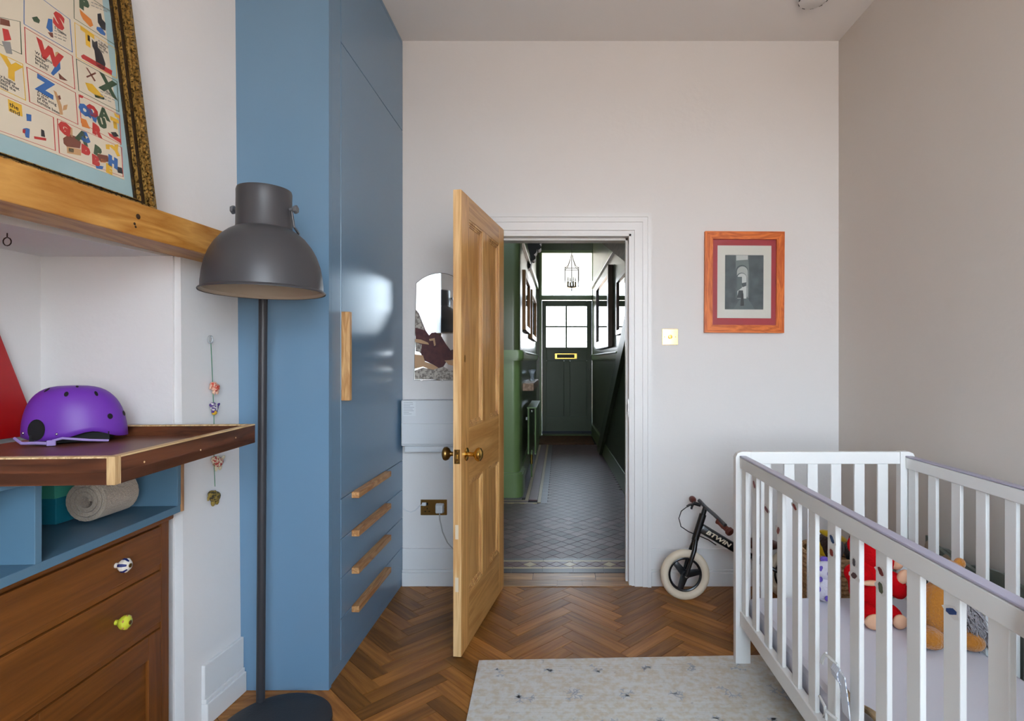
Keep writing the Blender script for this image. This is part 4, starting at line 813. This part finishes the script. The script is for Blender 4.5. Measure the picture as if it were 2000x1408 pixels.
# rounded pier: corner column, dado block, plinth
def rbox(m, r, x1, y0, z0, z1, x0=-1.24, y1=5.4):
    pts = [(x0, y0), (x1-r, y0)] + [(x1-r+r*math.sin(a), y0+r-r*math.cos(a)) for a in [R(15*i) for i in range(1, 7)]] + [(x1, y1), (x0, y1)]
    m.prism([(x, y, z0) for x, y in pts], (0, 0, z1-z0))
m = MB(); rbox(m, .07, -.372, 5.085, .20, 1.30); pr_ = m.ob('trim_5', GREEN, None, True); struct(pr_)
m = MB(); rbox(m, .07, -.372, 5.085, 1.30, HZ); m.ob('upper_shaft', GREENU, pr_, True)
m = MB(); rbox(m, .075, -.343, 5.055, 0, .205); rbox(m, .07, -.352, 5.065, .205, .225); m.ob('pier_plinth', GREEN, pr_, True)
m = MB(); rbox(m, .06, -.335, 5.045, 1.262, 1.325); rbox(m, .06, -.345, 5.055, 1.245, 1.34); m.ob('dado_block', GREEN, pr_, True)
# dado, skirting, picture rails
for nm, x0, sgn, zz in (('trim_6', HX0, 1, None), ('trim_7', None, -1, None)):
    m = MB()
    for (z0, z1, t) in ((1.245, 1.262, .014), (1.262, 1.322, .024), (1.322, 1.338, .036), (0, .19, .02), (.19, .215, .012), (2.42, 2.50, .035)):
        ya, yb_ = (5.42, HY1-.01) if sgn > 0 else ((5.35, HY1-.01) if z0 > 1 else (HY0+.02, HY1-.01))
        if sgn < 0 and 1 < z0 < 2: ya = 5.75
        if sgn < 0 and z0 > 2: ya = 5.6
        if sgn > 0: m.box(HX0, HX0+t, ya, yb_, z0, z1, .003)
        else: m.hexa([(hxr(ya)-t, ya, z0), (hxr(ya), ya, z0), (hxr(yb_), yb_, z0), (hxr(yb_)-t, yb_, z0), (hxr(ya)-t, ya, z1), (hxr(ya), ya, z1), (hxr(yb_), yb_, z1), (hxr(yb_)-t, yb_, z1)], .003)
    struct(m.ob(nm, GREEN))
# stair string and under-stair panelling on the right, sloping soffit above
ss = sempty('trim_8', (0, 0, 0))
def strp(d, t, ya, za, yb_, zb, h, mat, nm):
    m = MB(); m.hexa([(hxr(ya)-t, ya, za), (hxr(ya)-d, ya, za), (hxr(yb_)-d, yb_, zb), (hxr(yb_)-t, yb_, zb), (hxr(ya)-t, ya, za+h), (hxr(ya)-d, ya, za+h), (hxr(yb_)-d, yb_, zb+h), (hxr(yb_)-t, yb_, zb+h)]); m.ob(nm, mat, ss)
strp(0, .06, 4.4, 1.70, 7.75, -.22, .22, GRDOOR, 'stair_string')
m = MB(); m.prism([(hxr(4.0)-.012, 3.6, .2), (hxr(7.4)-.012, 7.35, .2), (hxr(4.4)-.012, 4.4, 1.72), (hxr(3.6)-.012, 3.6, 1.9)], (.008, 0, 0)); m.ob('under_stair_panel', GRDOOR, ss)
so = sempty('trim_9', (0, 0, 0)); m = MB()
m.hexa([(.44, 3.65, 1.875), (.98, 3.65, 1.875), (.98, 7.2, 2.83), (.44, 7.2, 2.83), (.44, 3.65, 2.0), (.98, 3.65, 2.0), (.98, 7.2, 2.95), (.44, 7.2, 2.95)]); m.ob('sloping_stair_soffit', W('soffit_board', '4a3a30', '6f5a4c', 'Y', 10, .5, 0, 10), so)
# front door with fanlight
fd = sempty('door_2', (.105, HY1+.03, .02))
def fpz(v): return CH + (704-v)/F*9.23 - .02
def fpx(u): return (u-CU)/F*9.23 - .105
def fb(nm, x0, x1, z0, z1, y0=-.02, y1=.025, mat=GRDOOR, bev=.004): return MB().box(x0, x1, y0, y1, z0, z1, bev).ob(nm, mat, fd)
fb('frame_side', -.455, -.415, 0, 3.05, -.04, .06, GREEN); fb('frame_side', .415, .455, 0, 3.05, -.04, .06, GREEN); fb('frame_head', -.455, .455, 3.0, 3.05, -.04, .06, GREEN); fb('transom', -.415, .415, fpz(586), fpz(577), -.05, .06, GREEN)
gx0, gx1, gz0, gz1 = fpx(1067), fpx(1146), fpz(678), fpz(598)
fb('stile', -.413, gx0, 0, fpz(587)); fb('stile', gx1, .413, 0, fpz(587)); fb('top_rail', gx0, gx1, gz1, fpz(587)); fb('lock_rail', gx0, gx1, 1.22, gz0); fb('bottom_rail', gx0, gx1, 0, .30)
fb('muntin', fpx(1104.5), fpx(1108), gz0, gz1, -.015, .02); fb('glazing_bar', gx0, gx1, fpz(639.5), fpz(636.5), -.014, .019); fb('muntin', -.05, .05, .30, 1.22, -.018, .02)
for a, b in ((gx0, -.05), (.05, gx1)): fb('panel', a, b, .30, 1.22, -.006, .01)
for a, b in ((gx0, fpx(1104.5)), (fpx(1108), gx1)):
    for c, d in ((gz0, fpz(639.5)), (fpz(636.5), gz1)): fb('pane', a, b, c, d, -.002, .002, CLEAR, 0)
fb('fanlight_pane', -.415, .415, fpz(577), 3.0, -.002, .002, CLEAR, 0)
lb = fb('letterbox', fpx(1083.5), fpx(1127), fpz(701), fpz(690), -.032, -.018, BRASS); MB().box(fpx(1088), fpx(1122), -.035, -.031, fpz(699), fpz(692)).ob('letterbox_flap', M('letterbox_dark', '2a241a', .4, .5), lb)
MB().ball((fpx(1152), -.035, fpz(722)), .017, seg=12).ob('door_knob', CHROME, fd, True); fb('weather_bar', -.413, .413, .02, .06, -.05, -.02, M('dark_blue_bar', '222c34', .4))
struct(MB().box(-.35, .56, HY1-.02, HY1+.12, -.05, .02).ob('trim_10', GREEN))
# porch outside
m = MB(); m.box(-1.4, 1.6, 10.6, 10.8, 2.75, 3.4); m.box(-1.4, -.62, 10.6, 10.8, -.1, 2.75); m.box(1.05, 1.6, 10.6, 10.8, -.1, 2.75); m.box(-1.4, 1.6, 9.34, 10.8, 3.4, 3.5); struct(m.ob('wall_porch', M('porch_white', 'e8e8e6', .7)))
struct(MB().box(-3, 3, 9.34, 14, -.15, -.05).ob('floor_porch', M('path_stone', '9a948c', .8)))
# hall floor: bedding, field tiles, borders
hf = struct(MB().box(-1.35, 1.0, HY0, HY1, -.06, -.006).ob('floor_hall', M('tile_bedding', '2e2a2c', .8)))
TS = .078
tm = M('quarry_tile_field', '6b5058', .42, bump=(60, .08)); nt = tm.node_tree
oi = nt.nodes.new('ShaderNodeObjectInfo'); rr = nt.nodes.new('ShaderNodeValToRGB'); rr.color_ramp.elements[0].color = lin('50393c'); rr.color_ramp.elements[1].color = lin('745a5a'); nt.links.new(oi.outputs['Random'], rr.inputs[0]); nt.links.new(rr.outputs[0], nt.nodes['Principled BSDF'].inputs['Base Color'])
g = .0012; h2 = TS/2
tile = None; far = MB(); cnt = 0
dg_ = TS*math.sqrt(2)
spots = []
for i in range(-14, 14):
    for j in range(0, 92):
        x = .06 + i*dg_ + (dg_/2 if j % 2 else 0); y = 3.508 + j*dg_/2
        if y > 8.24: continue
        xl = -.118 if y > 4.84 else -1.2
        if x < xl-.02 or x > hxr(y): continue
        spots.append((x, y))
spots.sort(key=lambda s: s[1])
for (x, y) in spots:
    cnt += 1
    if cnt <= 290:
        if tile is None: tile = MB().hexa([(-h2+g,-h2+g,-.006),(h2-g,-h2+g,-.006),(h2-g,h2-g,-.006),(-h2+g,h2-g,-.006),(-h2+g*1.6,-h2+g*1.6,0),(h2-g*1.6,-h2+g*1.6,0),(h2-g*1.6,h2-g*1.6,0),(-h2+g*1.6,h2-g*1.6,0)]).ob('tile', tm, hf); o = tile
        else: o = tile.copy(); COL.objects.link(o); o.parent = hf
        o.location = (x, y, random.uniform(-.0008, .0004)); o.rotation_euler = (R(random.uniform(-.5,.5)), R(random.uniform(-.5,.5)), R(45))
    else:
        k = dg_/2-g*1.4; far.hexa([(x-k,y,-.006),(x,y-k,-.006),(x+k,y,-.006),(x,y+k,-.006),(x-k,y,0),(x,y-k,0),(x+k,y,0),(x,y+k,0)])
o = far.ob('tile_far', M('quarry_tile_far', '624a4c', .42, var=(9, '543e40')), hf); o['kind'] = 'stuff'
BUFF = M('buff_tile', 'b09a78', .35); SLATE = M('slate_tile', '5a5256', .35); DRED = M('dark_red_tile', '6a4a4c', .35); DKT = M('dark_tile', '463c42', .35)
def strip(mat, x0, x1, y0, y1, L, along):
    n = max(1, round((x1-x0 if along == 'x' else y1-y0)/L)); nm = 'border_tile'
    for i in range(n):
        a, b = i/n, (i+1)/n
        if along == 'x': p = (x0+(x1-x0)*a+.001, x0+(x1-x0)*b-.001, y0+.001, y1-.001)
        else: p = (x0+.001, x1-.001, y0+(y1-y0)*a+.001, y0+(y1-y0)*b-.001)
        MB().box(*p[:4], -.006, .0016).ob(nm, mat, hf)
xr_ = .62
strip(DKT, -1.2, xr_, 3.272, 3.335, .19, 'x'); strip(BUFF, -1.2, xr_, 3.335, 3.362, .19, 'x'); strip(BUFF, -1.2, xr_, 3.452, 3.478, .19, 'x'); strip(SLATE, -1.2, xr_, 3.478, 3.508, .19, 'x')
dm = None
for i in range(22):                    # diamond band
    x = -1.16 + i*.081
    if x > .6: break
    for c, pts in (('pale' if i % 3 == 0 else 'mid', [(x-.039, 3.407), (x, 3.368), (x+.039, 3.407), (x, 3.446)]),):
        MB().prism([(a, b, -.006) for a, b in pts], (0, 0, .0078)).ob('diamond_tile', BUFF if c == 'pale' else DRED, hf)
    MB().prism([(a, b, -.006) for a, b in ((x+.002, 3.3635), (x+.079, 3.3635), (x+.0405, 3.402))], (0, 0, .0076)).ob('triangle_tile', DRED, hf); MB().prism([(a, b, -.006) for a, b in ((x+.002, 3.4505), (x+.0405, 3.412), (x+.079, 3.4505))], (0, 0, .0076)).ob('triangle_tile', DRED, hf)
strip(BUFF, -.318, -.288, 4.98, 8.25, .3, 'y'); strip(BUFF, -.205, -.175, 4.90, 8.25, .3, 'y'); strip(SLATE, -.175, -.118, 4.86, 8.25, .15, 'y'); strip(DRED, -.286, -.207, 4.98, 8.25, .113, 'y'); strip(SLATE, -.39, -.32, 5.07, 8.25, .2, 'y')
strip(BUFF, -1.2, -.288, 4.955, 4.98, .2, 'x'); strip(BUFF, -1.2, -.205, 4.865, 4.89, .2, 'x'); strip(DRED, -1.2, -.288, 4.892, 4.953, .09, 'x'); strip(SLATE, -1.2, -.35, 4.982, 5.05, .15, 'x')
fe = MB().box(-.116, .63, 8.20, 8.27, -.006, -.002).ob('field_fill', DRED, hf)
dmt = MB().box(-.33, .50, 8.27, 9.16, -.004, .012, .003).ob('doormat', M('coir_mat', '6e4420', .6, var=(20, '4e2c12'))); tag(dmt, 'brown mat lying inside the green front door', 'doormat')
# radiator
RA = thing('radiator', 'green double panel radiator on the left hall wall', 'radiator', (-.312, 6.5, 0))
for x in (-.035, .040): 
    p_ = MB().box(x-.009, x+.009, -.5, .5, .235, .735, .005).ob('radiator_panel', GREEN, RA)
MB().box(-.05, .055, -.5, .5, .728, .742, .003).ob('top_grille', GREEN, RA); m = MB().tube([(.0, -.46, .27), (.0, -.53, .26), (.0, -.53, .0)], .009, 10).ob('supply_pipe', GREEN, RA, True); MB().tube([(.0, -.53, .14), (.0, -.53, .24)], .014, 10).ob('valve', BRASS, RA, True)
MB().ball((.0, -.505, .70), (.012, .006, .012), seg=10).ob('end_cap', CHROME, RA, True); MB().box(-.065, -.03, -.45, -.43, .60, .63).ob('wall_bracket', TRIM, RA); MB().box(-.065, -.03, .43, .45, .60, .63).ob('wall_bracket', TRIM, RA)
sf = tag(MB().box(-.399, -.285, 5.88, 7.15, .925, 1.005, .003).ob('wall_shelf', W('shelf_oak', '8a6a50', 'b8967a', 'Y', 14, .5, 0, 8)), 'thick timber shelf above the hall radiator', 'shelf')
gl = thing('glass_vase', 'clear cut glass vase on the hall shelf', 'vase', (-.335, 6.55, 1.0055)); MB().lathe([(.03,0),(.032,.01),(.022,.04),(.03,.09),(.048,.12),(.05,.135),(.044,.135),(.026,.09),(.016,.04),(.02,.015)], 10).ob('vase_body', M('cut_glass', 'e6eef4', .05, trans=.7), gl)
# corbel, pictures in the hall, lantern
CO_ = thing('hall_corbel', 'dark scrolled plaster corbel high on the left hall wall', 'corbel', (HX0, 6.9, 2.36))
m = MB(); prof_ = [(0, .0), (.03, .02), (.045, .10), (.06, .16), (.10, .20), (.115, .26), (.16, .32), (.175, .42), (.22, .50), (.26, .66), (.26, 1.05), (0, 1.05)]
m.prism([(x, -.09, z) for x, z in prof_], (0, .18, 0)); m.ob('corbel_body', M('corbel_dark', '1c1a16', .6), CO_)
for (x, z, r) in ((.06, .14, .035), (.125, .27, .035), (.19, .42, .04), (.24, .56, .035)): MB().lathe([(r, -.095), (r, .095)], 16, Matrix.Translation((x, 0, z)) @ Matrix.Rotation(R(90), 4, 'X')).ob('scroll', M('corbel_dark', '1c1a16', .6), CO_, True)
def hallpic(side, y0, y1, z0, z1, d, label, fmat, fill, w=.06):
    x = HX0 if side < 0 else (hxr((y0+y1)/2)); s = 1 if side < 0 else -1
    t = thing('hall_picture', label, 'picture', (x+s*.002, (y0+y1)/2, z0), 0 if side < 0 else math.atan(.021), 'pictures in the green hall'); a = (y1-y0)/2; h = z1-z0
    for (p, q, r_, v) in ((-a, -a+w, 0, h), (a-w, a, 0, h), (-a+w, a-w, 0, w), (-a+w, a-w, h-w, h)): MB().box(min(0, s*d), max(0, s*d), p, q, r_, v, .004).ob('frame_side', fmat, t)
    MB().box(min(s*.004, s*d*.5), max(s*.004, s*d*.5), -a+w, a-w, w, h-w).ob('picture_sheet', fill, t); MB().box(min(s*d*.55, s*d*.6), max(s*d*.55, s*d*.6), -a+w, a-w, w, h-w).ob('glazing', M('glossy_pane', '1e1c18', .03, spec=1.0), t) if fill is not None else None
GILT = M('hall_gilt', '6a4a24', .4, .5); DKW = M('hall_dark_wood', '4c382a', .3); PRT = M('hall_print', '8a8474', .3)
hallpic(-1, 5.55, 6.45, 1.55, 2.15, .05, 'gilt framed picture nearer the pier on the left hall wall', GILT, PRT); hallpic(-1, 7.0, 8.2, 1.52, 2.14, .045, 'gilt framed picture nearer the front door on the left hall wall', GILT, PRT)
hallpic(1, 6.3, 8.0, 1.40, 2.33, .055, 'deep dark framed glazed picture near the front door on the right', DKW, PRT, .10); hallpic(1, 4.85, 5.7, 1.50, 2.08, .04, 'dark beaded picture frame by the stair string on the right', DKW, PRT, .05)
LN = thing('hall_lantern', 'glazed metal hall lantern with candle lamps hanging by a chain', 'lantern', (.145, 7.3, 2.19))
IR = M('lantern_iron', '4a4440', .4, .6); r_ = .125
m = MB()
for k in range(4):
    a = R(45+90*k); c, s_ = r_*math.cos(a), r_*math.sin(a); m.tube([(c, s_, .0), (c, s_, .27)], .0045, 6); m.tube([(c, s_, .25), (c*.55, s_*.55, .29), (c*.2, s_*.2, .38), (c*.12, s_*.12, .43)], .004, 6)
for z in (.015, .25): m.tube([(r_*math.cos(R(45+90*k)), r_*math.sin(R(45+90*k)), z) for k in range(4)], .0045, 6, True)
m.tube([(0, 0, .0), (0, 0, .45)], .005, 8); m.ball((0, 0, -.02), (.010, .010, .025), seg=10); m.ob('cage', IR, LN, True)
m = MB()
for k in range(13): m.tube([(.010*math.cos(a)*(1 if k % 2 else 0), .010*math.cos(a)*(0 if k % 2 else 1), .475+.058*k+.032*math.sin(a)) for a in [i*math.tau/8 for i in range(8)]], .0025, 5, True)
m.ob('chain', IR, LN, True); MB().lathe([(.012, 1.19), (.045, 1.205), (.05, 1.23)], 20).ob('ceiling_rose', IR, LN, True)
for k in range(4):
    a = R(45+90*k); c, s_ = math.cos(a), math.sin(a)
    MB().hexa([(c*r_, s_*r_, .015), (c*r_*1.01, s_*r_*1.01, .015), (-s_*r_*1.01, c*r_*1.01, .015), (-s_*r_, c*r_, .015), (c*r_, s_*r_, .25), (c*r_*1.01, s_*r_*1.01, .25), (-s_*r_*1.01, c*r_*1.01, .25), (-s_*r_, c*r_, .25)]).ob('glass_pane', CLEAR, LN)
MB().lathe([(.01, .0), (.06, .012), (.065, .022), (.01, .02)], 20).ob('candle_tray', M('lantern_brass', '9a8a50', .35, .8), LN, True)
for k in range(4):
    a = R(20+90*k); x, y = .052*math.cos(a), .052*math.sin(a); cd_ = MB().tube([(x, y, .02), (x, y, .085)], .013, 10).ob('candle_tube', M('candle_cream', 'b89a58', .5), LN, True); MB().ball((x, y, .115), (.009, .009, .03), seg=10).ob('candle_bulb', M('bulb_glass', 'e8e4dc', .1, trans=.5), cd_, True)
